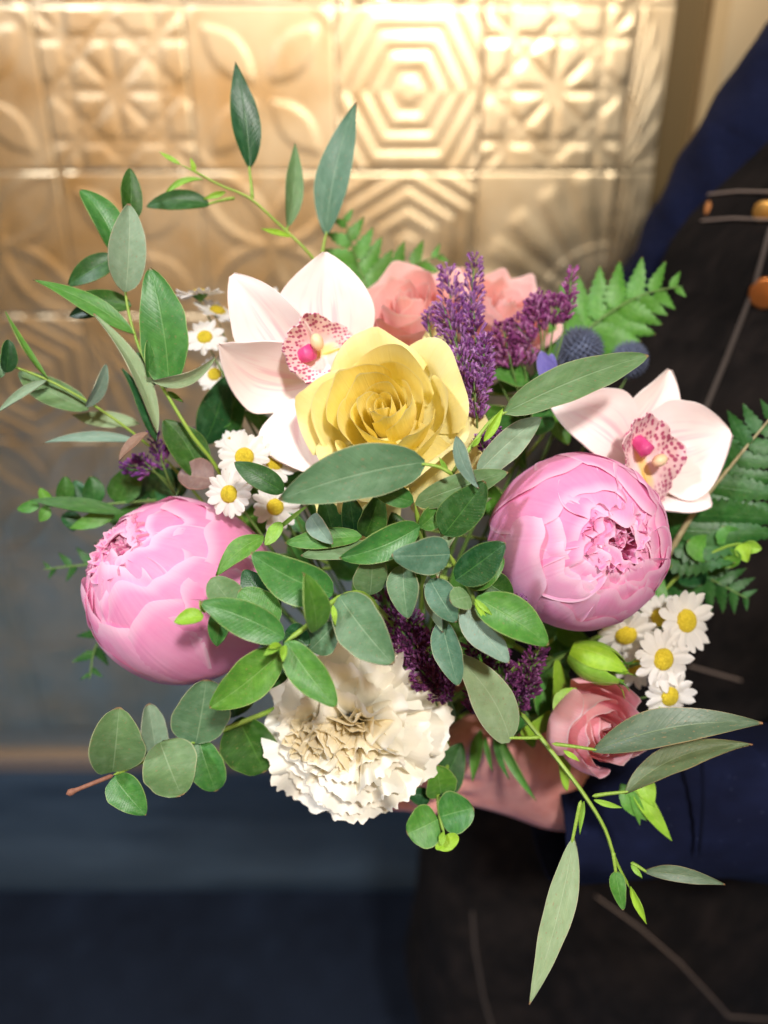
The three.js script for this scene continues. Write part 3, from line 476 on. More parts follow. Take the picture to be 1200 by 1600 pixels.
// ---------------------------------------------------------------- roses
function rose(name, label, c, face, rad, H, mats, opt = {}) {
  const { spin = 0, open = 1, group, sepals = 5, up = U } = opt;
  const base = c.clone().addScaledVector(face, -H), t = thing(name, label, 'rose', base, group);
  t.quaternion.copy(facing(face, up, spin)); t.updateMatrixWorld(true);
  flowerStem(t, base, null, 0.0024);
  // [petals, radius, half angle, height, flare, roll]
  const whorls = [[1, 0.045, 2.4, 0.97, 0, 0], [2, 0.1, 1.8, 0.98, 0, 0], [3, 0.19, 1.35, 0.99, 0, 0], [3, 0.31, 1.25, 1.0, 0.02, 0], [3, 0.45, 1.15, 1.01, 0.05, 0.01], [4, 0.62, 1.0, 0.99, 0.09, 0.03], [4, 0.82, 0.92, 0.95, 0.12, 0.05], [5, 0.98, 0.8, 0.86, 0.22, 0.09]], petals = [];
  whorls.slice(0, opt.whorls ?? 8).forEach(([cnt, ri, half, top, fl, ro], w) => { for (let k = 0; k < cnt; k++) petals.push([ri * (1 + 0.07 * k / cnt), half * rr(0.92, 1.1), (k + 0.41 * w + rr(-0.12, 0.12)) / cnt * 6.283, top * rr(0.95, 1.03), fl * rr(0.5, 1.4), ro * rr(0.3, 1.5)]); });
  for (let i = 0; i < petals.length; i++) {
    const [pr, half, phi, ph, fl, ro] = petals[i], q = clamp(pr), out = sm(0.6, 1, q), ri = rad * pr, top = H * lerp(1, ph, clamp(open + 0.3)), k1 = rnd() * 9, k2 = rnd() * 9, pt = rr(0.03, 0.14) * (0.3 + 0.7 * q), sw = rr(-0.3, 0.3);
    const flare = open * fl, roll = open * ro, close = lerp(0.16, lerp(0.12, 0.0, open), q) * rr(0.6, 1.3);
    const m = q > 0.72 && mats.out ? mats.out : mats.list[i % mats.list.length];
    local(t, 'petal', sheet(20, 16, (u, v) => {
      const cup = sm(0, 0.55, v) * 0.8 + 0.2 * v, side = Math.pow(Math.abs(u), 2.4);
      let r = ri * (0.16 + 0.84 * cup) * (1 - close * sm(0.62, 1, v)) + ri * flare * Math.pow(sm(0.62, 1, v), 1.4) * (1 - 0.45 * side);
      r *= 1 + 0.16 * u * (1 - 0.6 * out) + 0.05 * out * Math.sin(k2 + 3 * u);
      const th = phi + half * u * (0.45 + 0.55 * Math.sin(Math.PI * (0.1 + 0.5 * v)));
      let z = top * Math.pow(v, 0.92) * (1 - (0.16 + 0.2 * out) * side * v) + H * pt * Math.exp(-(((u - sw) / 0.16) ** 2)) * sm(0.8, 1, v) - H * roll * Math.pow(sm(0.84, 1, v), 1.6) * (1 - 0.5 * side);
      z += H * 0.022 * (0.3 + q) * Math.sin(k1 + 4.2 * u) * sm(0.6, 1, v); r += rad * 0.018 * q * Math.sin(k2 + 6 * u) * sm(0.6, 1, v);
      return V(r * Math.cos(th), r * Math.sin(th), z);
    }), m);
  }
  for (let k = 0; k < sepals; k++) {
    const a = k * 1.2566 + 0.3, k1 = rnd() * 9, l = H * rr(0.75, 1.0), o = opt.sepalOut ?? 0.9;
    local(t, 'sepal', sheet(6, 12, (u, v) => { const w = rad * 0.2 * Math.pow(1 - v, 0.7) * (0.5 + 0.5 * sm(0, 0.15, v)) * (1 - 0.25 * ((v * 6) % 1 > 0.75 ? 1 : 0)); const r = rad * (0.16 + o * Math.sin(v * 1.5) * 1.05) + 0.1 * rad * v; return V(r * Math.cos(a) - w * u * Math.sin(a), r * Math.sin(a) + w * u * Math.cos(a), l * v * 0.75 - 0.3 * l * v * v + 0.02 * l * Math.sin(k1 + 6 * v)); }, 0.0004), sepalMat);
  }
  local(t, 'calyx', new THREE.SphereGeometry(rad * 0.2, 12, 8), M.f).scale.set(1, 1, 1.2);
  return t;
}
rose('yellow_rose', 'pale yellow rose in full bloom at the heart of the bouquet', at(592, 628, 0.352), dir(-0.16, 0.27, 0.95), PX(114, 0.362), 0.05, { list: F.rose, out: F.roseOut }, { spin: 0.6 });
{ // broad guard petals fallen open on the side of the statice
  const t = scene.children[scene.children.length - 1];
  const guard = [[650, 690, 690, 498, 70, 0.415, 0.408, -20, 0.08], [640, 720, 758, 648, 150, 0.4, 0.386, -20, 0.1], [620, 730, 716, 715, 140, 0.388, 0.37, 10, 0.08], [600, 760, 560, 700, 150, 0.39, 0.366, 10, -0.02], [640, 790, 690, 755, 120, 0.395, 0.378, 10, 0.0], [620, 830, 500, 760, 130, 0.40, 0.388, 0, 0.02]];
  for (const [bx, by, tx, ty, w, db, dt, roll, side] of guard) {
    const k = rnd() * 9; part(t, 'petal', leafGeo(at(bx, by, db), at(tx, ty, dt), PX(w, db), { shape: (v) => Math.pow(Math.sin(Math.PI * Math.pow(clamp(v, 0.01, 0.96), 1.25)), 0.55) * (1 + 0.05 * Math.sin(k + 12 * v)), roll, bow: 0.1, side, cup: 0.3, th: 0, nu: 14, nv: 18 }), F.roseOut);
  }
}
rose('coral_rose', 'coral pink rose behind the orchid, large smooth outer petal', at(628, 458, 0.432), dir(-0.2, 0.62, 0.75), PX(96, 0.436), 0.05, { list: F.pink }, { whorls: 8, group: 'coral pink roses', sepals: 0, spin: 1.0 });
rose('coral_rose', 'coral pink rose half hidden by purple statice, lime sepals at its rim', at(795, 462, 0.46), dir(0.25, 0.6, 0.75), PX(80, 0.462), 0.05, { list: F.pink }, { whorls: 8, group: 'coral pink roses', spin: 2.2, sepalOut: 1.3 });
rose('coral_rose', 'small half open pink rose with green sepals in front of the navy sleeve', at(958, 1146, 0.384), dir(0.35, 0.05, 0.93), PX(88, 0.4), 0.046, { list: F.blush }, { whorls: 7, open: 0.15, group: 'coral pink roses', spin: 0.4, sepalOut: 0.95 });
{ // loose sepals of the front rose, reaching down over the sleeve
  const t = scene.children[scene.children.length - 1];
  for (const [bx, by, tx, ty, w, m] of [[985, 1215, 1050, 1314, 26, 'y'], [970, 1225, 1012, 1282, 30, 'f'], [1000, 1205, 1022, 1262, 30, 'y'], [1010, 1110, 1056, 1142, 40, 'y'], [900, 1075, 868, 1130, 34, 'y'], [990, 1220, 1000, 1290, 16, 'f'], [1000, 1225, 1040, 1290, 9, 'y']])
    part(t, 'sepal', leafGeo(at(bx, by, 0.402), at(tx, ty, 0.396), PX(w, 0.4), { shape: 'L', roll: rr(-20, 20), bow: 0.08, side: 0.05 }), M[m]);
}
{ // closed green rose bud
  const c = at(925, 1032, 0.40), t = thing('rose_bud', 'closed green rose bud under the pink peony', 'rose bud', c), ax = dir(0.85, -0.35, 0.3), q = facing(ax, U); t.quaternion.copy(q); t.scale.setScalar(0.86); t.updateMatrixWorld(true);
  flowerStem(t, c.clone().addScaledVector(ax, -0.012), null, 0.0018);
  for (let k = 0; k < 5; k++) { const a = k * 1.2566; local(t, 'sepal', sheet(10, 14, (u, v) => { const z = lerp(-0.014, 0.022, v), r = 0.0128 * Math.pow(Math.sin(Math.PI * clamp(0.12 + 0.8 * v, 0, 0.97)), 0.7) * (1 + 0.03 * u), w = 0.78 * Math.pow(Math.cos(1.45 * Math.pow(v, 1.6)), 0.8); const th = a + u * w; return V(r * Math.cos(th), r * Math.sin(th), z); }, 0.0003), MS.y[k % 3]); }
  for (let k = 0; k < 9; k++) { const a = k * 0.9, b = V(0.005 * Math.cos(a), 0.005 * Math.sin(a), 0.014), e = V(0.014 * Math.cos(a), 0.014 * Math.sin(a), rr(0.02, 0.032)); local(t, 'sepal_tip', tube([b, b.clone().lerp(e, 0.5).add(V(0, 0, 0.003)), e], 0.0006, 0.0002, 4, 6), k % 2 ? M.y : M.f); }
  local(t, 'bud', new THREE.SphereGeometry(0.011, 16, 12), M.f).scale.set(1, 1, 1.2);
}

// ---------------------------------------------------------------- carnation
{
  const c = at(548, 1160, 0.37), face = dir(-0.04, -0.02, 1), base = c.clone().addScaledVector(face, -0.05), t = thing('carnation', 'cream carnation with ruffled serrated petals above the plinth', 'carnation', base);
  t.quaternion.copy(facing(face, U)); t.updateMatrixWorld(true); flowerStem(t, base, null, 0.0022);
  const rad = PX(148, 0.39);
  const rings = [[6, 0.16, 0.97, 0.2, 1.15], [8, 0.34, 1.0, 0.32, 0.95], [9, 0.53, 0.97, 0.42, 0.75], [9, 0.73, 0.87, 0.5, 0.55], [8, 0.92, 0.72, 0.58, 0.35], [7, 1.04, 0.56, 0.6, 0.2]];
  const H = 0.052;
  rings.forEach(([n, rim, top, w, steep], q) => {
    for (let k = 0; k < n; k++) {
      const phi = (k + 0.5 * (q % 2) + rr(-0.25, 0.25)) / n * 6.283, k1 = rnd() * 9, k2 = rr(1.7, 3.0), k3 = rnd() * 9, amp = rad * rr(0.085, 0.15) * (0.7 + 0.5 * (q > 0 ? 1 : 0)), rm = rad * rim * rr(0.88, 1.1), tp = H * top * rr(0.93, 1.05), tw = rr(-0.45, 0.45), teeth = 13 + Math.floor(rnd() * 5);
      const ex = V(Math.cos(phi), Math.sin(phi), 0), ey = V(-Math.sin(phi), Math.cos(phi), 0), nx = V(0, 0, 1).multiplyScalar(Math.cos(steep)).addScaledVector(ex, -Math.sin(steep));
      local(t, 'petal', sheet(52, 14, (u, v) => {
        const tooth = 1 - 0.05 * vn(u * teeth + k3 * 9, 3) * sm(0.8, 1, v), round = 1 - 0.3 * Math.pow(Math.abs(u), 2.6), l = v * lerp(1, tooth * round, sm(0.4, 1, v));
        const rad0 = lerp(0.1 * rad * Math.min(1, rim * 2), rm, Math.pow(l, lerp(1.5, 2.6, 1 - q / 5))), z = tp * Math.pow(l, lerp(0.9, 0.6, q / 5));
        const g = Math.pow(sm(0.3, 1, l), 1.2), wob = amp * g * (Math.sin(k1 + k2 * u * 2) + 0.35 * Math.sin(k3 + k2 * 4.1 * u));
        return V(0, 0, z).addScaledVector(ex, rad0).addScaledVector(ey, w * rad * u * (0.12 + 0.88 * sm(0.1, 0.95, l)) + tw * rad * 0.2 * l).addScaledVector(nx, wob).addScaledVector(ex, -0.1 * rad * u * u * l);
      }), q < 2 ? F.creamIn : F.cream[k % 2]);
    }
  });
  // a second tight swirl of petals off the middle
  for (let k = 0; k < 14; k++) {
    const phi = k * 2.4, q = Math.sqrt((k + 0.5) / 14), rim = rad * 0.24 * q, k1 = rnd() * 9, ex = V(Math.cos(phi), Math.sin(phi), 0), ey = V(-Math.sin(phi), Math.cos(phi), 0), o = V(-rad * 0.42, rad * 0.02, 0);
    local(t, 'petal', sheet(26, 8, (u, v) => o.clone().addScaledVector(ex, rim * (0.4 + 0.6 * v) + rad * 0.045 * v * Math.sin(k1 + 5 * u)).addScaledVector(ey, rad * 0.13 * u * (0.4 + 0.6 * v)).add(V(0, 0, H * (0.55 + lerp(0.5, 0.42, q) * v) - rad * 0.05 * u * u + rad * 0.02 * v * Math.sin(k1 + 11 * u)))), F.creamIn);
  }
}

// ---------------------------------------------------------------- cymbidium orchids
function orchid(label, c, tepals, lip) {
  const base = at(...c), t = thing('orchid', label, 'orchid', base, 'pale cymbidium orchids'); flowerStem(t, base, null, 0.0026);
  for (const [bx, by, tx, ty, w, db, dt, roll, bow, side, cup] of tepals) {
    const k = rnd() * 9;
    part(t, 'petal', leafGeo(at(bx, by, db), at(tx, ty, dt), PX(w, (db + dt) / 2), { shape: (v) => Math.pow(Math.sin(Math.PI * Math.pow(clamp(v * 0.985 + 0.01, 0, 1), 0.9)), 0.78) * (1 + 0.04 * Math.sin(k + 6 * v)), roll, bow, side, cup, th: 0.0009, nu: 16, nv: 22 }), F.orchid);
  }
  const { p, face, up, w, l, deep } = lip, o = new THREE.Object3D(); o.position.copy(p); o.quaternion.copy(facing(face, up)); o.updateMatrix();
  // the lip: a frilled, speckled bowl with its front lobe turned back
  const g = sheet(64, 18, (u, v) => {
    const a = (u + 1) * Math.PI - Math.PI / 2, sx = Math.cos(a), sy = Math.sin(a), r = Math.sqrt(v), front = sm(0.2, 1, -sy), back = sm(0.3, 1, sy);
    const rim = 1 - 0.12 * Math.exp(-(((Math.abs(a) - 0.55) / 0.3) ** 2)) + 0.03 * Math.sin(11 * a) + 0.02 * Math.sin(23 * a + 1);
    const x = w * sx * r * rim, y = l * 0.5 * sy * r * rim;
    let z = deep * (0.15 + 1.15 * Math.pow(r, 2.2) * (1 - 0.95 * front) + 0.25 * back * r * r) - deep * 0.75 * front * Math.pow(r, 3);
    z += w * 0.07 * Math.sin(9 * a + 2) * sm(0.7, 1, r) + w * 0.03 * Math.sin(21 * a) * sm(0.8, 1, r);
    return V(x, y, z);
  }, 0.0007); { const gp = g.attributes.position, gu = g.attributes.uv; for (let i = 0; i < gp.count; i++) gu.setXY(i, clamp(gp.getX(i) / (2.2 * w) + 0.5), clamp(0.5 - gp.getY(i) / (1.1 * l))); } g.applyMatrix4(o.matrix);
  const lp = part(t, 'lip', g, lipMat);
  const col = tube([V(0, l * 0.34, 0), V(0, l * 0.26, deep * 0.6), V(0, l * 0.1, deep * 1.05)], (v) => w * lerp(0.18, 0.24, v), 0, 12, 12); col.applyMatrix4(o.matrix);
  part(t, 'column', col, magenta);
  const cap = new THREE.SphereGeometry(w * 0.24, 14, 10); cap.scale(1, 0.75, 0.8); cap.translate(w * 0.2, l * 0.0, deep * 1.1); cap.applyMatrix4(o.matrix); part(t, 'anther_cap', cap, capMat);
  const ridge = tube([V(-w * 0.08, 0.1 * l, 0.1 * deep), V(-w * 0.1, -0.1 * l, 0.16 * deep), V(-w * 0.06, -0.3 * l, 0.05 * deep)], w * 0.06, w * 0.04, 8); ridge.applyMatrix4(o.matrix); part(lp, 'callus', ridge, mat({ color: 0xf0c060, roughness: 0.6 }));
  return t;
}
orchid('pale blush orchid with speckled lip, half covered by the yellow rose', [505, 575, 0.42], [
  [520, 575, 508, 394, 150, 0.41, 0.392, 0, 0.05, 0, 0.22], [480, 600, 362, 430, 118, 0.408, 0.385, -18, 0.08, 0.06, 0.3], [510, 590, 342, 538, 116, 0.404, 0.372, -12, -0.07, -0.16, 0.3],
  [480, 615, 500, 745, 118, 0.402, 0.388, 15, 0.06, 0.12, 0.3],
], { p: at(502, 550, 0.394), face: dir(0.0, -0.1, 1), up: dir(-0.8, -0.25, 0.1), w: PX(56, 0.39), l: PX(106, 0.39), deep: 0.012 });
orchid('pale blush orchid with speckled lip, leaning out behind the round pink peony', [985, 720, 0.44], [
  [985, 715, 862, 632, 104, 0.425, 0.405, 10, 0.1, 0.1, 0.3], [965, 700, 1046, 578, 84, 0.43, 0.42, 22, 0.08, 0.08, 0.3], [990, 705, 1142, 676, 156, 0.428, 0.412, 5, 0.08, 0.04, 0.26],
  [1000, 760, 1112, 790, 80, 0.43, 0.415, -15, 0.06, -0.05, 0.3], [960, 740, 900, 800, 90, 0.435, 0.43, 0, 0.06, 0, 0.2],
], { p: at(1000, 728, 0.41), face: dir(0.25, 0.05, 1), up: dir(-0.4, 0.9, 0.1), w: PX(54, 0.405), l: PX(152, 0.405), deep: 0.012 });

// ---------------------------------------------------------------- daisies
const discTex = tex(128, 128, (u, v) => { const n = vn(u * 40, v * 40), f = vn(u * 90, v * 60); return mixc([206, 178, 22], [248, 224, 70], clamp(n * 0.9 + 0.3 * f - 0.1)); });
const discMat = mat({ map: discTex, roughness: 0.8, bumpMap: tex(128, 128, (u, v) => 255 * vn(u * 46, v * 40), false), bumpScale: 0.0006 });
function daisy(label, px, py, d, rpx, face, group) {
  const c = at(px, py, d), t = thing('daisy', label, 'daisy', c, group), r = PX(rpx, d); t.quaternion.copy(facing(face, U, rnd() * 6)); t.updateMatrixWorld(true);
  const from = c.clone().addScaledVector(face, -0.004); flowerStem(t, from, null, 0.0008);
  const dg = new THREE.SphereGeometry(r * 0.36, 20, 10, 0, 6.2832, 0, Math.PI / 2); dg.rotateX(Math.PI / 2); dg.scale(1, 1, 0.62); local(t, 'disc', dg, discMat);
  const cg = new THREE.ConeGeometry(r * 0.34, r * 0.3, 12, 1); cg.rotateX(-Math.PI / 2); cg.translate(0, 0, -r * 0.17); local(t, 'calyx', cg, M.f);
  const n = 15 + Math.floor(rnd() * 4);
  for (let k = 0; k < n; k++) {
    const a = (k + rr(-0.2, 0.2)) / n * 6.283, l = r * rr(0.88, 1.05), w = r * rr(0.15, 0.19), b = rr(-0.16, 0.22), z0 = (k % 2) * r * 0.03, k1 = rnd() * 9, cx = Math.cos(a), sx = Math.sin(a);
    local(t, 'petal', sheet(4, 8, (u, v) => { const x = lerp(r * 0.26, l, v), y = w * u * (0.45 + 0.55 * Math.sin(Math.PI * (0.1 + 0.62 * v))) * (1 - 0.75 * Math.pow(v, 9)), z = z0 + r * b * v * v - r * 0.03 * u * u + 0.02 * r * Math.sin(k1 + 3 * u); return V(x * cx - y * sx, x * sx + y * cx, z); }), F.white);
  }
}
const DR = 'white daisies beside the navy sleeve', DL = 'white daisies between pink peony and orchid', DB = 'white daisies behind the orchid';
daisy('open white daisy topmost in the cluster by the round peony', 1072, 970, 0.405, 52, dir(0.35, 0.1, 0.93), DR);
daisy('open white daisy in the middle of the cluster by the sleeve', 1036, 1030, 0.398, 50, dir(0.3, 0, 0.95), DR);
daisy('open white daisy lowest in the cluster above the navy sleeve', 1046, 1088, 0.40, 44, dir(0.3, -0.1, 0.95), DR);
daisy('white daisy tucked under the edge of the round peony', 978, 992, 0.41, 48, dir(-0.05, -0.5, 0.85), DR);
daisy('white daisy facing upward behind the others near the round peony', 1030, 965, 0.415, 40, dir(0.1, 0.1, 0.98), DR);
daisy('shaded white daisy beneath the cluster by the green bud', 994, 1042, 0.416, 38, dir(0.1, -0.3, 0.94), DR);
daisy('white daisy with bright disc highest above the pink peony', 382, 714, 0.385, 42, dir(0.1, 0.05, 1), DL);
daisy('white daisy lying against the top of the pink peony', 358, 772, 0.372, 40, dir(-0.25, 0, 0.97), DL);
daisy('half turned white daisy under the orchid petal', 428, 724, 0.395, 40, dir(0.3, 0.6, 0.7), DL);
daisy('white daisy half hidden beneath a dark eucalyptus leaf', 430, 792, 0.392, 38, dir(0.1, -0.2, 0.97), DL);
daisy('small white daisy peeping out above its neighbours by the orchid', 362, 690, 0.398, 28, dir(-0.2, 0.6, 0.75), DL);
daisy('white daisy facing out low beside the orchid petal', 320, 527, 0.415, 34, dir(0.05, 0.4, 0.9), DB);
daisy('white daisy seen from its side highest beside the orchid', 312, 460, 0.425, 40, dir(-0.1, 0.95, 0.2), DB);
daisy('white daisy seen from its side just below the highest one', 340, 486, 0.43, 36, dir(0.3, 0.8, 0.5), DB);
daisy('white daisy showing between two orchid petals', 424, 462, 0.44, 30, dir(0.1, 0.8, 0.5), DB);
daisy('white daisy shaded behind the low orchid petal', 335, 585, 0.43, 30, dir(0, 0.2, 0.97), DB);

// ---------------------------------------------------------------- statice
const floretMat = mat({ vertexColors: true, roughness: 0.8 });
const floretGeo = (() => {
  const g = new THREE.CylinderGeometry(0.62, 0.16, 2.4, 5, 2, true), p = g.attributes.position; g.translate(0, 1.2, 0);
  for (let i = 0; i < p.count; i++) if (p.getY(i) > 2.2) { const k = i % 2 ? 1.25 : 0.9; p.setXYZ(i, p.getX(i) * k, p.getY(i) + (i % 2 ? 0.3 : -0.2), p.getZ(i) * k); }
  return g.toNonIndexed();
})();
function statice(label, spikes, cols, opt = {}) {
  const P = spikes.map((s) => [at(s[0], s[1], s[4]), at(s[2], s[3], s[5] ?? s[4])]), foot = at(...(opt.foot ?? [spikes[0][0], spikes[0][1] + 80, spikes[0][4] + 0.03]));
  const t = thing('statice_spray', label, 'statice', foot, 'purple statice sprays'); flowerStem(t, foot, null, 0.0013);
  const n3 = V(0, 0, 0), q = new THREE.Quaternion(), m4 = new THREE.Matrix4();
  spikes.forEach((s, k) => {
    const [a, b] = P[k], ax = b.clone().sub(a), L = ax.length(); ax.normalize();
    const sp = part(t, 'spike', tube([foot, foot.clone().lerp(a, 0.6).addScaledVector(ax, -0.004), a, b], 0.0008, 0.0004, 5, 14), darkStem);
    const geos = [], rad = PX(s[6], s[4]), cnt = s[7];
    const e1 = V(0.3, 0.2, 1).cross(ax).normalize(), e2 = V(0, 0, 0).crossVectors(ax, e1);
    for (let i = 0; i < cnt; i++) {
      const v = rnd(), th = rnd() * 6.283, out = e1.clone().multiplyScalar(Math.cos(th)).addScaledVector(e2, Math.sin(th)), r = rad * (0.35 + 0.65 * Math.sqrt(rnd())) * (1 - 0.55 * v * v) * (0.5 + 0.5 * sm(0, 0.15, v));
      const p = a.clone().addScaledVector(ax, L * v).addScaledVector(out, r * 0.62), d = out.clone().multiplyScalar(0.9).addScaledVector(ax, 0.75 + 0.5 * rnd()).add(n3.set(rr(-0.3, 0.3), rr(-0.3, 0.3), rr(-0.3, 0.3))).normalize();
      const sc = 0.00145 * rr(0.75, 1.3) * (1 - 0.3 * v), g = floretGeo.clone(); q.setFromUnitVectors(V(0, 1, 0), d); m4.compose(p, q, V(sc, sc * rr(0.9, 1.4), sc)); g.applyMatrix4(m4);
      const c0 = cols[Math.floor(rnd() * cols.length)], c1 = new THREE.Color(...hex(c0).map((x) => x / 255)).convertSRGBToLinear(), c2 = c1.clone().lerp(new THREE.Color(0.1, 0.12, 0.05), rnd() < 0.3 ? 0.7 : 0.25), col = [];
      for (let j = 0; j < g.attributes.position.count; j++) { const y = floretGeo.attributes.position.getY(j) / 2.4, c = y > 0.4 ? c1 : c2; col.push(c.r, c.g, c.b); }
      g.setAttribute('color', new THREE.Float32BufferAttribute(col, 3)); geos.push(g);
    }
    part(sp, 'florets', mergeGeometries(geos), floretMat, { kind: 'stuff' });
  });
  return t;
}
const LIL = ['#9a5aa2', '#b47cb8', '#8a4a94', '#c090c4', '#7c3c80', '#a06aae'], SHADE_VIO = ['#78306c', '#8c447e', '#5e2456', '#a0649a', '#6a2a60'], MAG = ['#a04c90', '#b468a4', '#8c3c7c', '#c284b4'];  // the dark set deepens the violet, painting in shade low in the bouquet
statice('tall lilac purple statice spray rising beside the yellow rose', [
  [712, 520, 698, 420, 0.4, 0.405, 34, 190], [735, 500, 742, 405, 0.4, 0.402, 22, 130], [720, 560, 690, 470, 0.392, 0.392, 34, 190], [745, 560, 740, 480, 0.392, 0.392, 26, 130], [735, 620, 712, 545, 0.382, 0.378, 34, 190], [752, 615, 758, 525, 0.382, 0.378, 22, 140], [745, 655, 740, 590, 0.38, 0.376, 24, 110], [700, 590, 686, 560, 0.39, 0.39, 18, 60], [672, 520, 668, 488, 0.4, 0.4, 10, 30], [720, 600, 700, 575, 0.384, 0.38, 26, 110],
], LIL, { foot: [750, 720, 0.42] });
statice('magenta purple statice spray with one thin curved tip over the thistle', [
  [800, 575, 785, 505, 0.42, 0.418, 30, 160], [830, 540, 800, 500, 0.42, 0.418, 30, 150], [845, 520, 830, 470, 0.42, 0.418, 28, 150], [865, 510, 868, 462, 0.42, 0.418, 28, 150], [885, 500, 894, 422, 0.42, 0.418, 12, 90], [775, 580, 770, 520, 0.425, 0.422, 22, 90], [820, 575, 815, 530, 0.425, 0.422, 26, 90], [850, 490, 838, 460, 0.422, 0.42, 16, 60],
], MAG, { foot: [830, 680, 0.44] });
statice('violet statice spray with shade painted into its colour, filling the gap above the cream carnation', [
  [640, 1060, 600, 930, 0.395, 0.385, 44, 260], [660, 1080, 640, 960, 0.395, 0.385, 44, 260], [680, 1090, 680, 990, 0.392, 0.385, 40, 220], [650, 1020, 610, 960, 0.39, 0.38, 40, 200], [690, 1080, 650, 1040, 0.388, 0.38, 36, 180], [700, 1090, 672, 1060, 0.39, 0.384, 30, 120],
], SHADE_VIO, { foot: [710, 1130, 0.44] });
statice('violet statice spray painted darker for shade below the round pink peony', [
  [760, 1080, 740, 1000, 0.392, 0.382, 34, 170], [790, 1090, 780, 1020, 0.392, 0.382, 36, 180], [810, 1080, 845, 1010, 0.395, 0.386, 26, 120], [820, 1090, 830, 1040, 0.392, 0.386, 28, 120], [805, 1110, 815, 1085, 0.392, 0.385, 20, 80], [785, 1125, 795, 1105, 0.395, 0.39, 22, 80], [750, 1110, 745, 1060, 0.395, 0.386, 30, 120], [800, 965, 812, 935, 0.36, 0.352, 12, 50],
], SHADE_VIO, { foot: [770, 1150, 0.445] });
statice('small violet statice tip showing between the branches above the pink peony', [
  [258, 735, 240, 680, 0.41, 0.405, 14, 60], [235, 735, 195, 728, 0.41, 0.408, 14, 60], [240, 735, 215, 712, 0.41, 0.408, 12, 40], [310, 690, 318, 655, 0.43, 0.428, 12, 30],
], ['#7a3a8a', '#94549c', '#5e2a6c'], { foot: [275, 775, 0.43] });
statice('small lilac statice tip under the long leaf near the yellow rose', [[765, 700, 775, 672, 0.375, 0.372, 14, 60], [755, 705, 752, 685, 0.375, 0.372, 10, 30]], LIL, { foot: [765, 760, 0.41] });

// ---------------------------------------------------------------- thistles
function thistle(label, px, py, d, rpx) {
  const c = at(px, py, d), r = PX(rpx, d), t = thing('thistle', label, 'thistle', c, 'blue grey thistle heads'); flowerStem(t, c.clone().addScaledVector(U, -r * 0.8), null, 0.0012);
  const m = mat({ map: tex(64, 64, (u, v) => mixc([62, 70, 92], [104, 112, 136], vn(u * 20, v * 20))), roughness: 0.8 });
  const hg = new THREE.SphereGeometry(r * 0.85, 20, 14); local(t, 'head', hg, m);
  const geos = []; for (let k = 0; k < 260; k++) { const y = 1 - 2 * (k + 0.5) / 260, a = k * 2.39996, s = Math.sqrt(1 - y * y), dd = V(s * Math.cos(a), y, s * Math.sin(a)), g = new THREE.ConeGeometry(r * 0.075, r * 0.34, 5); g.translate(0, r * 0.13, 0); g.applyQuaternion(new THREE.Quaternion().setFromUnitVectors(V(0, 1, 0), dd)); g.translate(dd.x * r * 0.84, dd.y * r * 0.84, dd.z * r * 0.84); geos.push(g); }
  local(t, 'spines', mergeGeometries(geos), mat({ color: 0x5c647c, roughness: 0.7 }), { kind: 'stuff' });
}
thistle('blue grey thistle head under the curved statice tip', 905, 548, 0.438, 36);
thistle('grey thistle head half hidden by the long leaf in front of the apron', 983, 562, 0.452, 28);
{
  const b = at(862, 600, 0.42), t = thing('bellflower', 'lavender bell-shaped petal cluster beneath the magenta statice', 'flower', b); flowerStem(t, b, null, 0.001);
  for (const [tx, ty, w] of [[845, 548, 30], [862, 552, 26], [850, 590, 28], [835, 640, 34], [812, 632, 26]]) part(t, 'petal', leafGeo(b, at(tx, ty, 0.415), PX(w, 0.42), { shape: 'E', roll: rr(-20, 20), cup: 0.4, th: 0 }), petalMat(petalTex([120, 112, 190], [150, 142, 214], [170, 160, 224])));
}

// ---------------------------------------------------------------- person holding the bouquet
function sdfMesh(c, half, n, f, uvs = 8) {
  const mc = new MarchingCubes(n, new THREE.MeshStandardMaterial(), false, false, 120000); mc.isolation = 0;
  for (let k = 0; k < n; k++) for (let j = 0; j < n; j++) for (let i = 0; i < n; i++) mc.field[i + n * (j + n * k)] = -f(c.x + half * (i / (n / 2) - 1), c.y + half * (j / (n / 2) - 1), c.z + half * (k / (n / 2) - 1)) * 100;
  mc.update();
  const m = mc.count, g = new THREE.BufferGeometry(), p = new Float32Array(m * 3), q = mc.normalArray.slice(0, m * 3), uv = new Float32Array(m * 2);
  for (let i = 0; i < m; i++) { for (let a = 0; a < 3; a++) p[3 * i + a] = mc.positionArray[3 * i + a] * half + [c.x, c.y, c.z][a]; const l = Math.hypot(q[3 * i], q[3 * i + 1], q[3 * i + 2]) || 1; for (let a = 0; a < 3; a++) q[3 * i + a] /= l; uv[2 * i] = p[3 * i] * uvs; uv[2 * i + 1] = (p[3 * i + 1] + p[3 * i + 2]) * uvs; }
  g.setAttribute('position', new THREE.BufferAttribute(p, 3)); g.setAttribute('normal', new THREE.BufferAttribute(q, 3)); g.setAttribute('uv', new THREE.BufferAttribute(uv, 2)); return g;
}
const capsule = (a, b, ra, rb) => { const d = b.clone().sub(a), l2 = d.lengthSq(); return (x, y, z) => { const t = clamp(((x - a.x) * d.x + (y - a.y) * d.y + (z - a.z) * d.z) / l2); return Math.hypot(x - a.x - d.x * t, y - a.y - d.y * t, z - a.z - d.z * t) - lerp(ra, rb, t); }; };
const smin = (a, b, k) => { const h = clamp(0.5 + 0.5 * (b - a) / k); return lerp(b, a, h) - k * h * (1 - h); };
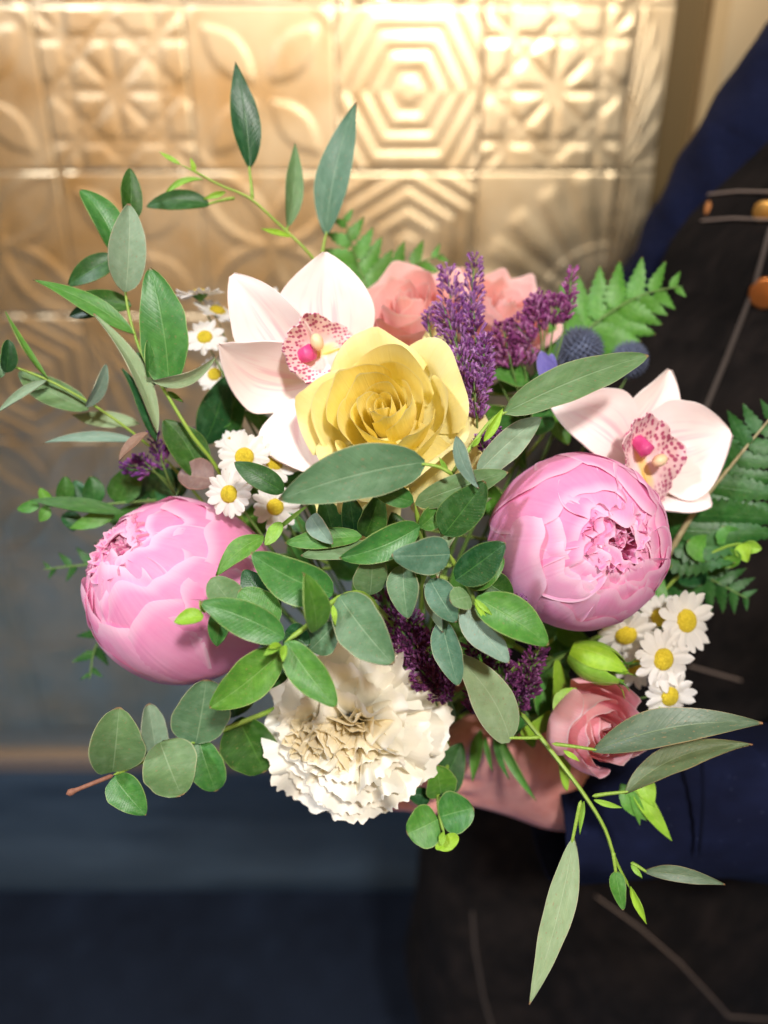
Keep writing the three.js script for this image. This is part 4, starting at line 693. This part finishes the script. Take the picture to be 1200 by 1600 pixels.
{
  const t = thing('person', 'person in a navy sweater and dark brown apron, one hand holding the bouquet stems', 'person', V(0.34, 0.35, -0.66));
  // hand and forearm: palm beside the stems, fingers closing round them, thumb over the top
  const e1 = R.clone().addScaledVector(AXIS, -R.dot(AXIS)).normalize(), e2 = V(0, 0, 0).crossVectors(e1, AXIS).normalize(); if (e2.dot(U) < 0) e2.negate();
  const ring = (a, deg, r) => BIND.clone().addScaledVector(AXIS, a).addScaledVector(e1, r * Math.cos(deg * Math.PI / 180)).addScaledVector(e2, r * Math.sin(deg * Math.PI / 180));
  const wrist = at(872, 1228, 0.505), elbow = at(1180, 1240, 0.535), parts = [capsule(elbow, wrist, 0.034, 0.026)], fingers = [];
  for (const [a, len, r] of [[-0.03, 1, 0.0098], [-0.009, 1.08, 0.01], [0.012, 1.02, 0.0096], [0.032, 0.85, 0.0084]]) {
    const k = ring(a, -24, 0.046), p1 = ring(a, -24 - 56 * len, 0.031), p2 = ring(a, -12 - 120 * len, 0.028), p3 = ring(a, -12 - 175 * len, 0.026);
    parts.push(capsule(wrist.clone().addScaledVector(AXIS, a * 0.6), k, 0.018, 0.0135)); fingers.push([capsule(k, p1, r * 1.12, r), capsule(p1, p2, r, r * 0.92), capsule(p2, p3, r * 0.92, r * 0.8)]);
  }
  const th0 = wrist.clone().addScaledVector(e2, 0.012).addScaledVector(AXIS, -0.012), th1 = ring(-0.03, 22, 0.052), th2 = ring(-0.035, 72, 0.036), th3 = ring(-0.036, 120, 0.03);
  fingers.push([capsule(th0, th1, 0.017, 0.0145), capsule(th1, th2, 0.0125, 0.011), capsule(th2, th3, 0.011, 0.009)]);
  const skinTex = tex(256, 256, (u, v) => { const n = fbm(u * 10, v * 10, 4), f = fbm(u * 90, v * 90, 2); return mixc([226, 146, 138], [240, 178, 168], clamp(n * 1.1 - 0.05 + 0.35 * (f - 0.5))); }, true, true);
  const skin = mat({ map: skinTex, roughness: 0.55, bumpMap: tex(256, 256, (u, v) => 255 * fbm(u * 70, v * 70, 3), false, true), bumpScale: 0.0003 });
  const hc = BIND.clone().lerp(wrist, 0.6);
  part(t, 'body', sdfMesh(hc, 0.15, 96, (x, y, z) => { let d = 9; for (const p of parts) d = smin(d, p(x, y, z), 0.012); for (const f of fingers) { let s = 9; for (const p of f) s = smin(s, p(x, y, z), 0.004); d = smin(d, s, 0.005); } return d; }, 9), skin);
  // sweater
  const knit = mat({ map: tex(256, 256, (u, v) => { const n = fbm(u * 8, v * 8, 3), k = 0.5 + 0.5 * Math.sin(u * 402) * Math.sin(v * 402), s = hash(Math.floor(u * 128), Math.floor(v * 128)) > 0.9975 ? 38 : 0; return mixc([11, 15, 36], [24, 32, 64], clamp(0.6 * n + 0.35 * k)).map((c) => c + s); }, true, true), bumpMap: tex(256, 256, (u, v) => 127 + 120 * Math.sin(u * 402) * Math.sin(v * 402), false, true), bumpScale: 0.0006, roughness: 0.95, specularIntensity: 0.3 });
  const prof = [[1.5, 0.475, 0.11, 0.085], [1.4, 0.475, 0.175, 0.11], [1.22, 0.435, 0.19, 0.115], [1.0, 0.335, 0.2, 0.125], [0.75, 0.3, 0.225, 0.14], [0.5, 0.29, 0.245, 0.16], [0.3, 0.29, 0.26, 0.17]], CZ = -0.66;
  const body = (y) => { let k = 0; while (k < prof.length - 2 && y < prof[k + 1][0]) k++; const a = prof[k], b = prof[k + 1], s = clamp((a[0] - y) / (a[0] - b[0])), w = s * s * (3 - 2 * s); return [lerp(a[1], b[1], w), lerp(a[2], b[2], w), lerp(a[3], b[3], w)]; };
  const scaleUV = (g, a, b) => { const u = g.attributes.uv; for (let i = 0; i < u.count; i++) u.setXY(i, u.getX(i) * a, u.getY(i) * b); return g; };
  const torso = scaleUV(sheet(48, 40, (u, v) => { const y = lerp(1.5, 0.72, v), [cx, rx, rz] = body(y), a = u * Math.PI, f = 1 + 0.02 * Math.sin(7 * a + 9 * y) * Math.sin(13 * y); return V(cx + rx * f * Math.sin(a), y, CZ + rz * f * Math.cos(a)); }), 10, 8);
  const sleeve = (pts, rad, fold) => { const c = new THREE.CatmullRomCurve3(pts), n = 70, fr = c.computeFrenetFrames(n, false); return scaleUV(sheet(56, n, (u, v) => { const k = Math.round(v * n), a = u * Math.PI; let r = rad(v); const cuff = sm(0.13, 0.09, v); r *= 1 + 0.018 * cuff * Math.sin(26 * a) + fold * (1 - cuff) * (Math.sin(3 * a + 40 * v) * Math.sin(28 * v + 2 * a) + 0.5 * Math.sin(5 * a - 60 * v)); return c.getPointAt(v).addScaledVector(fr.normals[k], r * Math.cos(a)).addScaledVector(fr.binormals[k], r * Math.sin(a)); }, 0.002), 3, 7); };
  const near = sleeve([at(852, 1270, 0.508), at(960, 1262, 0.512), at(1120, 1250, 0.525), at(1320, 1240, 0.56), V(0.5, 1.0, -0.42), V(0.56, 1.2, -0.55), V(0.58, 1.4, -0.66)], (v) => lerp(0.0445, 0.066, sm(0.06, 0.4, v)) + 0.004 * sm(0.12, 0.16, v), 0.05);
  const far = sleeve([V(0.3, 1.02, -0.84), V(0.25, 1.08, -0.8), V(0.272, 1.18, -0.73), V(0.33, 1.33, -0.68), V(0.4, 1.44, -0.66)], (v) => lerp(0.045, 0.07, sm(0.1, 0.8, v)), 0.03);
  part(t, 'sweater', mergeGeometries([torso, near, far]), knit);
  part(t, 'sleeve_seam', tube([at(1095, 1160, 0.462), at(1098, 1250, 0.458), at(1092, 1340, 0.466)], 0.0012, 0.0012, 6), knit);
  // apron
  const denim = mat({ map: tex(512, 512, (u, v) => { const n = fbm(u * 7, v * 7, 4), tw = 0.5 + 0.5 * Math.sin((u + v) * 1600), f = hash(Math.floor(u * 512), Math.floor(v * 512)); return mixc([11, 10, 10], [46, 39, 36], clamp(0.9 * n - 0.2 + 0.25 * tw + 0.35 * f)); }, true, true), bumpMap: tex(256, 256, (u, v) => 128 + 90 * Math.sin((u + v) * 6.2832 * 64) * 0.5 + 120 * (fbm(u * 8, v * 8, 4) - 0.5), false, true), bumpScale: 0.003, roughness: 0.95, specularIntensity: 0.3 });
  const apAt = (y, th, o) => { const [cx, rx, rz] = body(y), f = 0.004 * Math.sin(9 * th + 7 * y) + 0.012 * sm(1.1, 0.6, y) * Math.sin(6 * th + 3 * y); return V(cx + (rx + o + f) * Math.sin(th), y, CZ + (rz + o + f) * Math.cos(th)); };
  const edge = (y) => y > 1.2 ? lerp(-1.62, -0.86, sm(1.2, 1.44, y)) : -1.75;
  const ap = part(t, 'apron', scaleUV(sheet(60, 60, (u, v) => { const y = lerp(1.46, 0.34, v), a = edge(y); return apAt(y, lerp(a, 1.2, (u + 1) / 2), 0.008); }, 0.0015), 6, 8), denim);
  const on = (px, py, o = 0.0125) => { const d = at(px, py, 1).sub(EYE), p = V(0, 0, 0); for (let s = 0.3; s < 1.6; s += 0.0008) { p.copy(EYE).addScaledVector(d, s); const [cx, rx, rz] = body(p.y), th = Math.atan2((p.x - cx) / rx, (p.z - CZ) / rz), q = apAt(p.y, th, o); if (Math.hypot((p.x - cx), (p.z - CZ)) < Math.hypot(q.x - cx, q.z - CZ)) return p.clone(); } return at(px, py, 0.62); };
  const thread = mat({ color: 0x7c6c62, roughness: 0.8 }), cord = mat({ color: 0x4c433d, roughness: 0.9 });
  const line = (name, pts, r, m) => { const q = []; for (let k = 0; k < pts.length - 1; k++) for (let j = 0; j < 5; j++) q.push(on(lerp(pts[k][0], pts[k + 1][0], j / 5), lerp(pts[k][1], pts[k + 1][1], j / 5))); q.push(on(...pts[pts.length - 1])); part(ap, name, tube(q, r, r, 6, q.length * 3), m); };
  line('stitching', [[1104, 304], [1150, 299], [1215, 300]], 0.0009, thread); line('stitching', [[1094, 345], [1145, 341], [1215, 344]], 0.0009, thread);
  line('seam', [[1205, 352], [1178, 450], [1135, 560], [1100, 645]], 0.0018, cord);
  line('stitching', [[928, 1398], [1000, 1450], [1060, 1502], [1140, 1588], [1215, 1594]], 0.001, thread); line('stitching', [[1075, 1040], [1110, 1050], [1160, 1064]], 0.001, thread);
  line('seam', [[738, 1420], [742, 1480], [756, 1560], [775, 1625]], 0.0014, cord);
  const tack = on(1106, 326, 0.011); const tk = new THREE.SphereGeometry(0.0034, 10, 8); tk.scale(0.7, 1.6, 0.5); tk.translate(tack.x, tack.y, tack.z); part(ap, 'bar_tack', tk, mat({ color: 0xb07038, roughness: 0.7 }));
  const copper = mat({ color: 0xc8783c, metalness: 0.85, roughness: 0.35 }), brass = mat({ color: 0xd8a050, metalness: 0.85, roughness: 0.35 });
  for (const [name, px, py, r, m] of [['rivet', 1194, 330, 0.0075, brass], ['button', 1197, 458, 0.0118, copper]]) {
    const p = on(px, py, 0.01), [cx] = body(p.y), nn = V(p.x - cx, 0, p.z - CZ).normalize().lerp(V(0, 0, 1), 0.4).normalize();
    const g = new THREE.LatheGeometry([[0, 0.004], [r * 0.6, 0.0038], [r * 0.72, 0.003], [r * 0.85, 0.0036], [r, 0.0022], [r, -0.002], [0, -0.002]].map(([a, b]) => new THREE.Vector2(a, b)), 28);
    g.applyQuaternion(new THREE.Quaternion().setFromUnitVectors(V(0, 1, 0), nn)); g.translate(p.x, p.y, p.z); part(ap, name, g, m);
  }
}
scene.traverse((o) => { if (o.isMesh) o.castShadow = o.receiveShadow = true; });
renderer.render(scene, camera);
